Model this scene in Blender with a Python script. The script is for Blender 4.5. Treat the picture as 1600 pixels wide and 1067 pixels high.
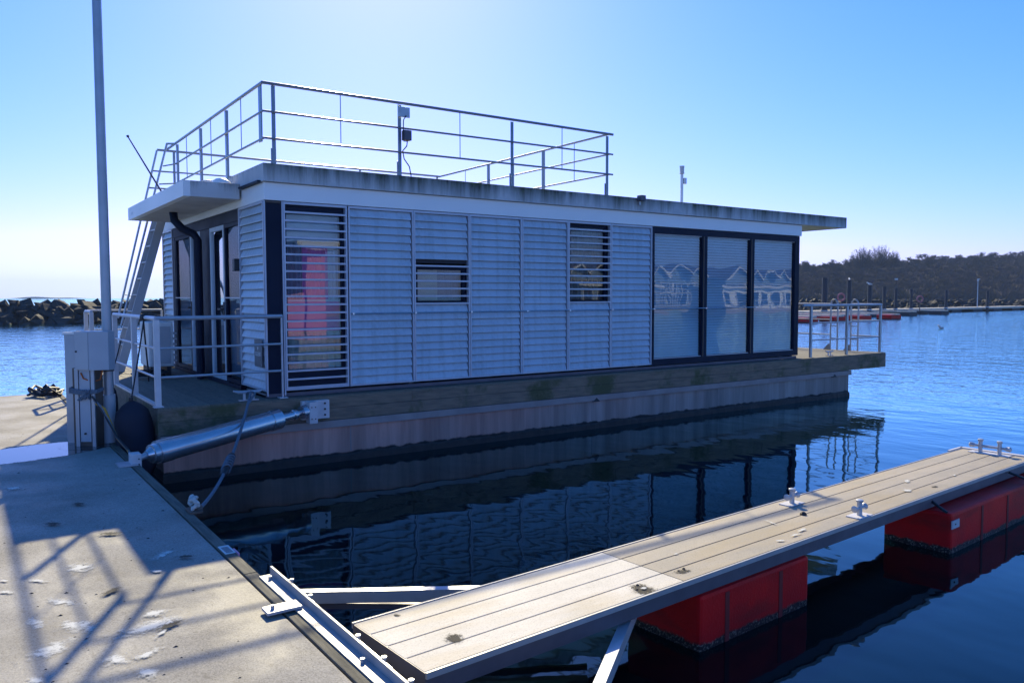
import bpy, bmesh, math, random
from mathutils import Vector, Matrix, noise as mnoise
R = math.radians
random.seed(7)
for o in list(bpy.data.objects): bpy.data.objects.remove(o)
scn = bpy.context.scene
col = scn.collection

# ------------------------------------------------------------------ camera
F, A, P, RL = 1239.0, R(55.05), R(3.26), R(-0.13)
ef = Vector((math.cos(A), math.sin(A), 0)); er = Vector((math.sin(A), -math.cos(A), 0)); uz = Vector((0, 0, 1))
fw = math.cos(P)*ef - math.sin(P)*uz; u0 = math.sin(P)*ef + math.cos(P)*uz
rt = math.cos(RL)*er + math.sin(RL)*u0; up = -math.sin(RL)*er + math.cos(RL)*u0
cam = bpy.data.cameras.new('camera'); camo = bpy.data.objects.new('camera', cam); col.objects.link(camo)
m = Matrix((rt, up, -fw)).transposed().to_4x4(); m.translation = Vector((0, 0, 2.05)); camo.matrix_world = m
cam.sensor_width = 36.0; cam.lens = 36.0*F/1600.0; cam.clip_start = 0.05; cam.clip_end = 12000
scn.camera = camo

# ------------------------------------------------------------------ sky, sun, exposure
SUN = Vector((0.363, 0.752, 0.540)).normalized()
world = bpy.data.worlds.new('World'); scn.world = world; world.use_nodes = True
wn = world.node_tree.nodes; wl = world.node_tree.links; wn.clear()
sky = wn.new('ShaderNodeTexSky'); sky.sky_type = 'NISHITA'; sky.sun_disc = False
sky.sun_elevation = math.asin(SUN.z); sky.sun_rotation = math.atan2(SUN.x, SUN.y)
sky.altitude = 0; sky.air_density = 1.0; sky.dust_density = 0.35; sky.ozone_density = 3.5
bg = wn.new('ShaderNodeBackground'); bg.inputs['Strength'].default_value = 0.10
# clear, deeply blue winter air: the whole sky is made a little more saturated and contrasty
sp_ = wn.new('ShaderNodeSeparateColor'); wl.new(sky.outputs[0], sp_.inputs[0])
cb_ = wn.new('ShaderNodeCombineColor')
for i_, (g_, k_) in enumerate(((1.58, 1.12), (.98, .97), (1.0, 1.9))):
    a0 = wn.new('ShaderNodeMath'); a0.operation = 'MULTIPLY'; a0.inputs[1].default_value = .115; wl.new(sp_.outputs[i_], a0.inputs[0])
    a1 = wn.new('ShaderNodeMath'); a1.operation = 'POWER'; a1.inputs[1].default_value = g_; wl.new(a0.outputs[0], a1.inputs[0])
    a2 = wn.new('ShaderNodeMath'); a2.operation = 'MULTIPLY'; a2.inputs[1].default_value = k_/1.414/.10; wl.new(a1.outputs[0], a2.inputs[0])
    if i_ == 0: red_ = a2
    elif i_ == 1:
        wl.new(a2.outputs[0], cb_.inputs[1])
        cap = wn.new('ShaderNodeMath'); cap.operation = 'MULTIPLY'; cap.inputs[1].default_value = .93; wl.new(a2.outputs[0], cap.inputs[0])
        mn = wn.new('ShaderNodeMath'); mn.operation = 'MINIMUM'; wl.new(red_.outputs[0], mn.inputs[0]); wl.new(cap.outputs[0], mn.inputs[1]); wl.new(mn.outputs[0], cb_.inputs[0])
    else: wl.new(a2.outputs[0], cb_.inputs[2])
wl.new(cb_.outputs[0], bg.inputs[0])
wo = wn.new('ShaderNodeOutputWorld'); wl.new(bg.outputs[0], wo.inputs[0])
sl = bpy.data.lights.new('sun', 'SUN'); sl.energy = 4.8; sl.angle = R(0.53); sl.color = (1.0, 0.87, 0.57)
so = bpy.data.objects.new('sun', sl); col.objects.link(so); so.rotation_euler = (-SUN).to_track_quat('-Z', 'Y').to_euler()
so.location = (0, 0, 30)
vs = scn.view_settings; scn.display_settings.display_device = 'sRGB'
vs.view_transform = 'Standard'; vs.look = 'None'; vs.exposure = 0.5; vs.gamma = 1.0; vs.use_curve_mapping = False

# ------------------------------------------------------------------ helpers
class MB:
    def __init__(s): s.v = []; s.f = []
    def add(s, vs_, fs):
        n = len(s.v); s.v += [Vector(v) for v in vs_]; s.f += [tuple(i+n for i in f) for f in fs]; return s
    def box(s, x0, x1, y0, y1, z0, z1, M=None):
        v = [(x0,y0,z0),(x1,y0,z0),(x1,y1,z0),(x0,y1,z0),(x0,y0,z1),(x1,y0,z1),(x1,y1,z1),(x0,y1,z1)]
        if M: v = [M @ Vector(q) for q in v]
        return s.add(v, [(3,2,1,0),(4,5,6,7),(0,1,5,4),(1,2,6,5),(2,3,7,6),(3,0,4,7)])
    def bar(s, p, q, w, h, upv=(0,0,1)):
        p = Vector(p); q = Vector(q); d = (q-p).normalized(); u = Vector(upv)
        if abs(d.dot(u)) > .95: u = Vector((0,1,0))
        a = d.cross(u).normalized(); b = a.cross(d)
        v = []
        for c in (p, q):
            for i, j in ((-1,-1),(1,-1),(1,1),(-1,1)): v.append(c + a*i*w/2 + b*j*h/2)
        return s.add(v, [(3,2,1,0),(4,5,6,7),(0,1,5,4),(1,2,6,5),(2,3,7,6),(3,0,4,7)])
    def tube(s, pts, r, n=8, caps=True):
        pts = [Vector(p) for p in pts]; k = len(pts)
        rs = r if isinstance(r, (list, tuple)) else [r]*k
        v = []; a = None
        for i, p in enumerate(pts):
            d = (pts[min(i+1, k-1)] - pts[max(i-1, 0)]).normalized()
            if a is None:
                a = d.cross(Vector((0,0,1)))
                if a.length < .05: a = d.cross(Vector((0,1,0)))
                a.normalize()
            else:
                a = (a - d*a.dot(d)).normalized()
            b = d.cross(a)
            for j in range(n):
                t = 2*math.pi*j/n; v.append(p + (a*math.cos(t) + b*math.sin(t))*rs[i])
        f = [(i*n+j, i*n+(j+1)%n, (i+1)*n+(j+1)%n, (i+1)*n+j) for i in range(k-1) for j in range(n)]
        if caps: f += [tuple(range(n-1, -1, -1)), tuple((k-1)*n+j for j in range(n))]
        return s.add(v, f)
    def lathe(s, c, prof, n=12, M=None):
        c = Vector(c); v = []
        for (r, z) in prof:
            for j in range(n):
                t = 2*math.pi*j/n; q = Vector((r*math.cos(t), r*math.sin(t), z))
                v.append(c + (M @ q if M else q))
        k = len(prof)
        f = [(i*n+j, i*n+(j+1)%n, (i+1)*n+(j+1)%n, (i+1)*n+j) for i in range(k-1) for j in range(n)]
        f += [tuple(range(n-1, -1, -1)), tuple((k-1)*n+j for j in range(n))]
        return s.add(v, f)
    def prism(s, prof, p0, ax, e1, e2):
        """profile (a,b) in e1,e2 at p0, extruded by vector ax"""
        p0 = Vector(p0); ax = Vector(ax); e1 = Vector(e1); e2 = Vector(e2); n = len(prof)
        v = [p0 + e1*a + e2*b for a, b in prof]; v += [q + ax for q in v]
        f = [(i, (i+1) % n, (i+1) % n + n, i+n) for i in range(n)]
        f += [tuple(range(n-1, -1, -1)), tuple(range(n, 2*n))]
        return s.add(v, f)
    def mesh(s, name, mat, off=Vector((0,0,0)), smooth=False, bevel=0, recalc=True):
        me = bpy.data.meshes.new(name); me.from_pydata([tuple(v-off) for v in s.v], [], s.f); me.update()
        if recalc or bevel:
            bm = bmesh.new(); bm.from_mesh(me)
            if bevel:
                es = [e for e in bm.edges if len(e.link_faces) == 2 and e.calc_face_angle(0) > .6]
                bmesh.ops.bevel(bm, geom=es, offset=bevel, segments=2, affect='EDGES', profile=.6)
            bmesh.ops.recalc_face_normals(bm, faces=bm.faces)
            bm.to_mesh(me); bm.free()
        if smooth:
            for p in me.polygons: p.use_smooth = True
            try: me.set_sharp_from_angle(angle=R(40))
            except Exception: pass
        me.materials.append(mat); return me
    def build(s, name, mat, parent=None, smooth=False, bevel=0, recalc=True):
        off = wloc(parent) if parent else Vector((0,0,0))
        return link(name, s.mesh(name, mat, off, smooth, bevel, recalc), parent)
def wloc(o):
    l = Vector((0,0,0))
    while o: l += o.location; o = o.parent
    return l
def link(name, me, parent=None, loc=(0,0,0)):
    o = bpy.data.objects.new(name, me); col.objects.link(o); o.location = loc
    if parent: o.parent = parent
    return o
def tag(o, label=None, cat=None, group=None, kind=None):
    if label: o['label'] = label
    if cat: o['category'] = cat
    if group: o['group'] = group
    if kind: o['kind'] = kind
    return o
def thing(name, label, cat, loc, group=None):
    o = bpy.data.objects.new(name, None); col.objects.link(o); o.location = loc; o.empty_display_size = .3
    return tag(o, label, cat, group)
def copy_tree(o, parent=None):
    c = o.copy(); col.objects.link(c)
    if parent: c.parent = parent
    for ch in list(o.children): copy_tree(ch, c)
    return c

# ------------------------------------------------------------------ materials
def newmat(name):
    mt = bpy.data.materials.new(name); mt.use_nodes = True; nt = mt.node_tree; nt.nodes.clear()
    out = nt.nodes.new('ShaderNodeOutputMaterial'); return mt, nt, out
def N(nt, t, **k):
    n = nt.nodes.new(t)
    for a, b in k.items():
        if a == 'inp':
            for q, w in b.items(): n.inputs[q].default_value = w
        else: setattr(n, a, b)
    return n
def ramp(nt, stops):
    r = nt.nodes.new('ShaderNodeValToRGB'); e = r.color_ramp.elements
    e[0].position, e[0].color = stops[0][0], (*stops[0][1], 1) if len(stops[0][1]) == 3 else stops[0][1]
    e[1].position, e[1].color = stops[-1][0], (*stops[-1][1], 1)
    for p_, c in stops[1:-1]:
        q = e.new(p_); q.color = (*c, 1)
    return r
def noise(nt, scale, detail=4, vec=None, sc=None, rough=.55, src='Object'):
    if src == 'World': o = nt.nodes.new('ShaderNodeNewGeometry').outputs['Position']
    else: o = nt.nodes.new('ShaderNodeTexCoord').outputs[src]
    if sc:
        mp = nt.nodes.new('ShaderNodeMapping'); mp.inputs['Scale'].default_value = sc; nt.links.new(o, mp.inputs['Vector']); o = mp.outputs[0]
    n = nt.nodes.new('ShaderNodeTexNoise'); n.inputs['Scale'].default_value = scale; n.inputs['Detail'].default_value = detail
    n.inputs['Roughness'].default_value = rough; nt.links.new(o, n.inputs['Vector']); return n
def mixc(nt, fac, a, b, blend='MIX'):
    mx = nt.nodes.new('ShaderNodeMix'); mx.data_type = 'RGBA'; mx.blend_type = blend
    for sock, v in ((mx.inputs[0], fac), (mx.inputs[6], a), (mx.inputs[7], b)):
        if isinstance(v, (int, float)): sock.default_value = v
        elif isinstance(v, tuple): sock.default_value = (*v, 1)
        else: nt.links.new(v, sock)
    return mx.outputs[2]
def math_(nt, op, a, b=None, clamp=False):
    n = nt.nodes.new('ShaderNodeMath'); n.operation = op; n.use_clamp = clamp
    for i, v in enumerate((a, b)):
        if v is None: continue
        if isinstance(v, (int, float)): n.inputs[i].default_value = v
        else: nt.links.new(v, n.inputs[i])
    return n.outputs[0]
def sepz(nt, src='Object'):
    tc = nt.nodes.new('ShaderNodeTexCoord'); s = nt.nodes.new('ShaderNodeSeparateXYZ'); nt.links.new(tc.outputs[src], s.inputs[0]); return s
def pbr(name, c, c2=None, rough=.6, metal=0, scale=6, bump=0, bscale=40, sc=None, spec=.5, rvar=.1, perobj=0, bsc=None):
    mt, nt, out = newmat(name); L = nt.links
    b = N(nt, 'ShaderNodeBsdfPrincipled'); b.inputs['Metallic'].default_value = metal; b.inputs['Specular IOR Level'].default_value = spec
    n = noise(nt, scale, 5, sc=sc)
    rp = ramp(nt, [(.32, c), (.68, c2 or tuple(x*.85 for x in c))]); L.new(n.outputs[0], rp.inputs[0]); colr = rp.outputs[0]
    if perobj:
        oi = N(nt, 'ShaderNodeObjectInfo'); v = math_(nt, 'MULTIPLY_ADD', oi.outputs['Random'], perobj); 
        v.node.inputs[2].default_value = 1-perobj/2
        hs = N(nt, 'ShaderNodeHueSaturation'); L.new(v, hs.inputs['Value']); L.new(colr, hs.inputs['Color']); colr = hs.outputs[0]
    L.new(colr, b.inputs['Base Color'])
    r = math_(nt, 'MULTIPLY_ADD', n.outputs[0], rvar*2); r.node.inputs[2].default_value = rough-rvar; L.new(r, b.inputs['Roughness'])
    if bump:
        nb = noise(nt, bscale, 6, sc=bsc or sc); bp = N(nt, 'ShaderNodeBump'); bp.inputs['Strength'].default_value = 1; bp.inputs['Distance'].default_value = bump
        L.new(nb.outputs[0], bp.inputs['Height']); L.new(bp.outputs[0], b.inputs['Normal'])
    L.new(b.outputs[0], out.inputs[0]); mt['b'] = 1
    return mt
M = {}
M['fascia'] = pbr('fascia_paint', (.88,.88,.86), (.82,.83,.82), .45, scale=1.2, bump=.0006, bscale=60)
M['louver'] = pbr('louver_aluminium', (.42,.55,.64), (.36,.48,.57), .42, .10, scale=3, rvar=.06, perobj=.06)
M['lframe'] = pbr('louver_frame', (.52,.55,.62), (.45,.48,.55), .4, .2, scale=4)
M['navy'] = pbr('navy_frame', (.0045,.013,.036), (.004,.010,.029), .5, 0, scale=3, spec=.15)
M['backing'] = pbr('dark_backing', (.03,.035,.05), rough=.8)
M['galv'] = pbr('galvanised_rail', (.50,.52,.55), (.40,.42,.46), .42, .45, scale=9)
M['rail'] = pbr('weathered_rail_metal', (.26,.29,.34), (.21,.24,.29), .24, .2, scale=9, rvar=.03)
M['polemetal'] = pbr('grey_pole_metal', (.40,.42,.45), (.33,.35,.38), .36, .4, scale=3)
M['whitemetal'] = pbr('white_post_paint', (.66,.64,.64), (.56,.54,.55), .5, .1, scale=7)
M['steel'] = pbr('polished_steel', (.60,.61,.64), (.52,.53,.56), .24, .85, scale=3, rvar=.03)
M['trim'] = pbr('dull_edge_trim', (.42,.42,.42), (.34,.34,.35), .5, .3, scale=6)
M['alu'] = pbr('aluminium', (.62,.63,.66), (.52,.53,.57), .38, .5, scale=6, rvar=.05)
M['darkalu'] = pbr('dark_aluminium', (.13,.12,.145), (.10,.092,.115), .5, .3, scale=5)
M['cabinet'] = pbr('grey_cabinet', (.43,.46,.49), (.37,.40,.44), .42, 0, scale=3)
M['black'] = pbr('black_rubber', (.012,.013,.018), (.02,.021,.026), .5, scale=8, bump=.002, bscale=18)
M['blackcloth'] = pbr('fender_cloth', (.010,.013,.030), (.015,.018,.036), .8, scale=6, bump=.004, bscale=9)
M['rope'] = pbr('blue_grey_rope', (.16,.20,.24), (.10,.13,.17), .85, scale=60, bump=.004, bscale=160)
M['ropewhite'] = pbr('white_rope', (.72,.70,.64), (.40,.40,.38), .85, scale=50, bump=.004, bscale=150)
M['yellow'] = pbr('yellow_cable', (.55,.30,.03), (.40,.2,.02), .6, scale=20)
M['orange'] = pbr('orange_cable', (.5,.12,.02), rough=.6)
M['plank'] = pbr('weathered_deck_plank', (.17,.155,.115), (.115,.11,.085), .75, scale=5, sc=(9,1,1), bump=.002, bscale=50, perobj=.25)
M['ledge'] = pbr('pontoon_ledge', (.34,.29,.27), (.25,.21,.20), .85, scale=3, bump=.002, bscale=30)
M['mirror_pink'] = pbr('mirrored_pink_blind', (.85,.17,.42), (.78,.14,.36), .8, scale=3)
M['curtain_white'] = pbr('white_blind', (.75,.76,.74), (.62,.64,.64), .75, scale=4)
M['blind'] = pbr('pale_venetian_blind', (.50,.56,.60), (.44,.50,.54), .6, scale=4)
M['curtain_grey'] = pbr('grey_curtain', (.20,.25,.30), (.14,.18,.22), .8, scale=8, sc=(6,6,.6))
M['curtain_cream'] = pbr('cream_curtain', (.52,.50,.40), (.34,.36,.34), .8, scale=4, sc=(.6,.6,9))
M['curtain_rust'] = pbr('rust_curtain', (.20,.09,.05), (.30,.30,.27), .8, scale=3, sc=(.8,.8,5))
M['interior'] = pbr('interior_wall', (.35,.35,.36), rough=.8)
M['pile'] = pbr('dark_steel_pile', (.018,.022,.035), (.03,.03,.04), .6, scale=2)
M['redhull'] = pbr('red_cladding', (.74,.34,.48), (.66,.28,.42), .6, scale=2)
M['housewhite'] = pbr('white_house_timber', (.62,.63,.64), (.54,.55,.56), .6, scale=2)
M['housewall'] = pbr('grey_blue_house_wall', (.16,.24,.34), (.13,.2,.29), .7, scale=2)
M['houseroof'] = pbr('grey_red_roof', (.22,.12,.12), (.18,.11,.12), .8, scale=2)
M['bark'] = pbr('winter_bark', (.085,.064,.054), (.050,.040,.038), .9, scale=.06)
M['ring'] = pbr('faded_life_ring', (.42,.16,.18), rough=.7)
M['hill'] = pbr('winter_scrub', (.060,.048,.042), (.040,.033,.031), .95, scale=.12)
M['seaweed'] = pbr('seaweed_band', (.030,.022,.018), (.012,.012,.011), .6, scale=9, bump=.01, bscale=40)
M['sign'] = pbr('sign_plate', (.035,.05,.08), rough=.35)
M['signwhite'] = pbr('sign_lettering', (.75,.78,.82), rough=.5)
M['brownpost'] = pbr('rusty_brown_profile', (.14,.10,.075), (.09,.07,.06), .6, scale=8)
M['gull'] = pbr('white_feathers', (.8,.8,.8), rough=.8)

def mat_louver():
    mt, nt, out = newmat('louver_aluminium'); L = nt.links
    b = N(nt, 'ShaderNodeBsdfPrincipled', inp={'Metallic': .08, 'Specular IOR Level': .4})
    n1 = noise(nt, 1.3, 5, src='World', rough=.6); rp = ramp(nt, [(.32,(.50,.59,.67)),(.68,(.43,.52,.60))]); L.new(n1.outputs[0], rp.inputs[0])
    n2 = noise(nt, 13, 5, sc=(1,1,.07), src='World', rough=.7); r2 = ramp(nt, [(.45,(1,1,1)),(.70,(.74,.74,.72))]); L.new(n2.outputs[0], r2.inputs[0])
    c = mixc(nt, .8, rp.outputs[0], r2.outputs[0], 'MULTIPLY')
    n3 = noise(nt, 60, 4, src='World', rough=.8); r3 = ramp(nt, [(.62,(0,0,0)),(.72,(1,1,1))]); L.new(n3.outputs[0], r3.inputs[0])
    c = mixc(nt, math_(nt, 'MULTIPLY', r3.outputs[0], .25), c, (.16,.17,.15))
    oi = N(nt, 'ShaderNodeObjectInfo'); v = math_(nt, 'MULTIPLY_ADD', oi.outputs['Random'], .09); v.node.inputs[2].default_value = .955
    hs = N(nt, 'ShaderNodeHueSaturation'); L.new(v, hs.inputs['Value']); L.new(c, hs.inputs['Color']); L.new(hs.outputs[0], b.inputs['Base Color'])
    r = math_(nt, 'MULTIPLY_ADD', n1.outputs[0], .25); r.node.inputs[2].default_value = .32; L.new(r, b.inputs['Roughness'])
    L.new(b.outputs[0], out.inputs[0]); return mt
M['louver'] = mat_louver()
def mat_slab():
    """painted roof edge with algae streaks that run down from the top"""
    mt, nt, out = newmat('stained_roof_edge'); L = nt.links
    b = N(nt, 'ShaderNodeBsdfPrincipled', inp={'Roughness': .7})
    base = noise(nt, 3, 4, sc=(1,1,.3)); rp = ramp(nt, [(.3,(.60,.60,.59)),(.7,(.46,.47,.48))]); L.new(base.outputs[0], rp.inputs[0])
    st = noise(nt, 9, 6, sc=(1,1,.09), rough=.7); big = noise(nt, 1.1, 3, sc=(1,1,.2))
    s = sepz(nt); z = math_(nt, 'MULTIPLY_ADD', s.outputs[2], 1.5); z.node.inputs[2].default_value = -5.0  # 3.4 -> .1, 3.61 -> .42
    nx = N(nt, 'ShaderNodeNewGeometry'); sn = N(nt, 'ShaderNodeSeparateXYZ'); L.new(nx.outputs['Normal'], sn.inputs[0])
    side = math_(nt, 'MULTIPLY', math_(nt, 'ABSOLUTE', sn.outputs[1]), .32)
    a = math_(nt, 'ADD', math_(nt, 'MULTIPLY', st.outputs[0], .75), math_(nt, 'MULTIPLY', big.outputs[0], .55))
    a = math_(nt, 'ADD', math_(nt, 'ADD', a, z), side)
    rr = ramp(nt, [(.90,(0,0,0)),(1.22,(1,1,1))]); L.new(a, rr.inputs[0])
    # ramp input is clamped to 1, so shift down
    a2 = math_(nt, 'SUBTRACT', a, .5); L.new(a2, rr.inputs[0]); rr.color_ramp.elements[0].position = .56; rr.color_ramp.elements[1].position = .96
    alg = noise(nt, 14, 4); ra = ramp(nt, [(.35,(.07,.085,.035)),(.65,(.045,.042,.036))]); L.new(alg.outputs[0], ra.inputs[0])
    L.new(mixc(nt, rr.outputs[0], rp.outputs[0], ra.outputs[0]), b.inputs['Base Color'])
    L.new(b.outputs[0], out.inputs[0]); return mt
M['slab'] = mat_slab()

def mat_pontoon():
    mt, nt, out = newmat('pontoon_concrete'); L = nt.links
    b = N(nt, 'ShaderNodeBsdfPrincipled', inp={'Roughness': .85})
    n1 = noise(nt, 2.2, 4, sc=(1,1,.12), rough=.6); rp = ramp(nt, [(.34,(.22,.19,.17)),(.5,(.285,.25,.225)),(.64,(.36,.32,.29))]); L.new(n1.outputs[0], rp.inputs[0])
    n2 = noise(nt, 9, 4, sc=(1,1,.06), rough=.7); rs = ramp(nt, [(.44,(1,1,1)),(.62,(.72,.70,.70))]); L.new(n2.outputs[0], rs.inputs[0])
    c = mixc(nt, .7, rp.outputs[0], rs.outputs[0], 'MULTIPLY')
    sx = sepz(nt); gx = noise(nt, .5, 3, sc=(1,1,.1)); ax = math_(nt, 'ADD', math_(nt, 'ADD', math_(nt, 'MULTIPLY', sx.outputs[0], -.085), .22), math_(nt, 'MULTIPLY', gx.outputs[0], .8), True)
    c = mixc(nt, ax, c, mixc(nt, 1.0, c, (2.2,1.05,.82), 'MULTIPLY'))  # warm bounce from pier and jetty tinted into the left end
    s = sepz(nt); n3 = noise(nt, 6, 5); zz = math_(nt, 'ADD', s.outputs[2], math_(nt, 'MULTIPLY', n3.outputs[0], -.10))
    rw = ramp(nt, [(.055,(0,0,0)),(.075,(1,1,1))]); L.new(zz, rw.inputs[0])
    c = mixc(nt, rw.outputs[0], (.014,.012,.012), c)
    L.new(c, b.inputs['Base Color'])
    nb = noise(nt, 30, 5); bp = N(nt, 'ShaderNodeBump', inp={'Distance': .003}); L.new(nb.outputs[0], bp.inputs['Height']); L.new(bp.outputs[0], b.inputs['Normal'])
    L.new(b.outputs[0], out.inputs[0]); return mt
M['pontoon'] = mat_pontoon()

def mat_cladding():
    mt, nt, out = newmat('ribbed_cladding'); L = nt.links
    b = N(nt, 'ShaderNodeBsdfPrincipled', inp={'Roughness': .8})
    n1 = noise(nt, 7, 5, sc=(.5,1,3)); rp = ramp(nt, [(.35,(.30,.235,.17)),(.65,(.19,.155,.12))]); L.new(n1.outputs[0], rp.inputs[0])
    n2 = noise(nt, 1.6, 5, rough=.7); rg = ramp(nt, [(.5,(0,0,0)),(.62,(1,1,1))]); L.new(n2.outputs[0], rg.inputs[0])
    L.new(mixc(nt, rg.outputs[0], rp.outputs[0], (.10,.11,.05)), b.inputs['Base Color'])
    L.new(b.outputs[0], out.inputs[0]); return mt
M['clad'] = mat_cladding()

def mat_pier():
    mt, nt, out = newmat('pier_concrete'); L = nt.links
    b = N(nt, 'ShaderNodeBsdfPrincipled')
    n1 = noise(nt, 1.3, 6, rough=.65); rp = ramp(nt, [(.3,(.22,.205,.175)),(.5,(.29,.275,.245)),(.7,(.35,.335,.305))]); L.new(n1.outputs[0], rp.inputs[0])
    n2 = noise(nt, 110, 4, rough=.85); r2 = ramp(nt, [(.34,(.42,.40,.37)),(.50,(1,1,1)),(.64,(1.4,1.36,1.3))]); L.new(n2.outputs[0], r2.inputs[0])
    c = mixc(nt, .8, rp.outputs[0], r2.outputs[0], 'MULTIPLY')
    n3 = noise(nt, 30, 5, sc=(1.0,.35,1), rough=.7); r3 = ramp(nt, [(.56,(0,0,0)),(.72,(1,1,1))]); L.new(n3.outputs[0], r3.inputs[0])
    c = mixc(nt, math_(nt, 'MULTIPLY', r3.outputs[0], .45), c, (.13,.11,.08))
    n4 = noise(nt, 55, 3); r4 = ramp(nt, [(.70,(0,0,0)),(.73,(1,1,1))]); L.new(n4.outputs[0], r4.inputs[0])
    c = mixc(nt, r4.outputs[0], c, (.03,.028,.02))
    L.new(c, b.inputs['Base Color'])
    nr = noise(nt, 2.0, 4); rr = ramp(nt, [(.4,(.62,.62,.62)),(.6,(.85,.85,.85))]); L.new(nr.outputs[0], rr.inputs[0]); L.new(rr.outputs[0], b.inputs['Roughness'])
    bp = N(nt, 'ShaderNodeBump', inp={'Distance': .0035}); L.new(mixc(nt, .5, n2.outputs[0], n3.outputs[0]), bp.inputs['Height']); L.new(bp.outputs[0], b.inputs['Normal'])
    L.new(b.outputs[0], out.inputs[0]); return mt
M['pier'] = mat_pier()
M['timber'] = pbr('weathered_edge_timber', (.17,.16,.125), (.08,.078,.062), .85, scale=6, sc=(8,.7,8), bump=.003, bscale=40)

def mat_jplank(name, ca, cb):
    mt, nt, out = newmat(name); L = nt.links
    b = N(nt, 'ShaderNodeBsdfPrincipled', inp={'Roughness': .72})
    n1 = noise(nt, 3.5, 6, sc=(.5,1,1), rough=.6); rp = ramp(nt, [(.36,ca),(.60,cb)]); L.new(n1.outputs[0], rp.inputs[0])
    n2 = noise(nt, 130, 4, sc=(.8,1,1), rough=.75); r2 = ramp(nt, [(.32,(.55,.53,.5)),(.46,(1,1,1)),(.7,(1.12,1.12,1.12))]); L.new(n2.outputs[0], r2.inputs[0])
    c = mixc(nt, .85, rp.outputs[0], r2.outputs[0], 'MULTIPLY')
    n3 = noise(nt, 9, 6, rough=.75); r3 = ramp(nt, [(.6,(0,0,0)),(.75,(1,1,1))]); L.new(n3.outputs[0], r3.inputs[0])
    c = mixc(nt, math_(nt, 'MULTIPLY', r3.outputs[0], .35), c, (.12,.10,.08))
    n4 = noise(nt, 1.7, 5, sc=(.45,2.2,1), rough=.65); r4 = ramp(nt, [(.48,(0,0,0)),(.66,(1,1,1))]); L.new(n4.outputs[0], r4.inputs[0])
    c = mixc(nt, math_(nt, 'MULTIPLY', r4.outputs[0], .38), c, (.46,.34,.16))
    oi = N(nt, 'ShaderNodeObjectInfo'); v = math_(nt, 'MULTIPLY_ADD', oi.outputs['Random'], .22); v.node.inputs[2].default_value = .9
    hs = N(nt, 'ShaderNodeHueSaturation'); L.new(v, hs.inputs['Value']); L.new(c, hs.inputs['Color'])
    L.new(hs.outputs[0], b.inputs['Base Color'])
    bp = N(nt, 'ShaderNodeBump', inp={'Distance': .0016}); L.new(n2.outputs[0], bp.inputs['Height']); L.new(bp.outputs[0], b.inputs['Normal'])
    L.new(b.outputs[0], out.inputs[0]); return mt
M['jplank'] = mat_jplank('glare_pale_plank', (.62,.58,.51), (.50,.47,.41))  # near planks paler: sun glare off the boards put into the colour
M['jplank2'] = mat_jplank('warm_weathered_plank', (.43,.37,.285), (.35,.31,.25))

def mat_float():
    mt, nt, out = newmat('red_float_plastic'); L = nt.links
    b = N(nt, 'ShaderNodeBsdfPrincipled', inp={'Roughness': .55, 'Specular IOR Level': .18})
    n1 = noise(nt, 3, 5); rp = ramp(nt, [(.35,(.64,.004,.007)),(.65,(.46,.004,.009))]); L.new(n1.outputs[0], rp.inputs[0])
    s = sepz(nt); n3 = noise(nt, 8, 6, rough=.65); zz = math_(nt, 'ADD', s.outputs[2], math_(nt, 'MULTIPLY', n3.outputs[0], -.075))
    rw = ramp(nt, [(-.0,(1,1,1)),(.018,(0,0,0))]); rw.color_ramp.elements[0].position = .0; L.new(zz, rw.inputs[0])
    gr = noise(nt, 70, 4); rg = ramp(nt, [(.52,(.022,.014,.014)),(.70,(.26,.23,.19))]); L.new(gr.outputs[0], rg.inputs[0])
    c = mixc(nt, rw.outputs[0], rp.outputs[0], rg.outputs[0])
    n5 = noise(nt, 2.2, 5, sc=(.6,.6,2.2)); r5 = ramp(nt, [(.52,(0,0,0)),(.68,(1,1,1))]); L.new(n5.outputs[0], r5.inputs[0])
    c = mixc(nt, math_(nt, 'MULTIPLY', r5.outputs[0], .5), c, (.06,.012,.012))
    L.new(c, b.inputs['Base Color'])
    bp = N(nt, 'ShaderNodeBump', inp={'Distance': .003}); L.new(gr.outputs[0], bp.inputs['Height']); L.new(bp.outputs[0], b.inputs['Normal'])
    L.new(b.outputs[0], out.inputs[0]); return mt
M['float'] = mat_float()
M['floatdark'] = pbr('dark_red_rib', (.20,.008,.010), (.12,.008,.01), .7, scale=6)  # darker red for the strips on the float faces

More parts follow.
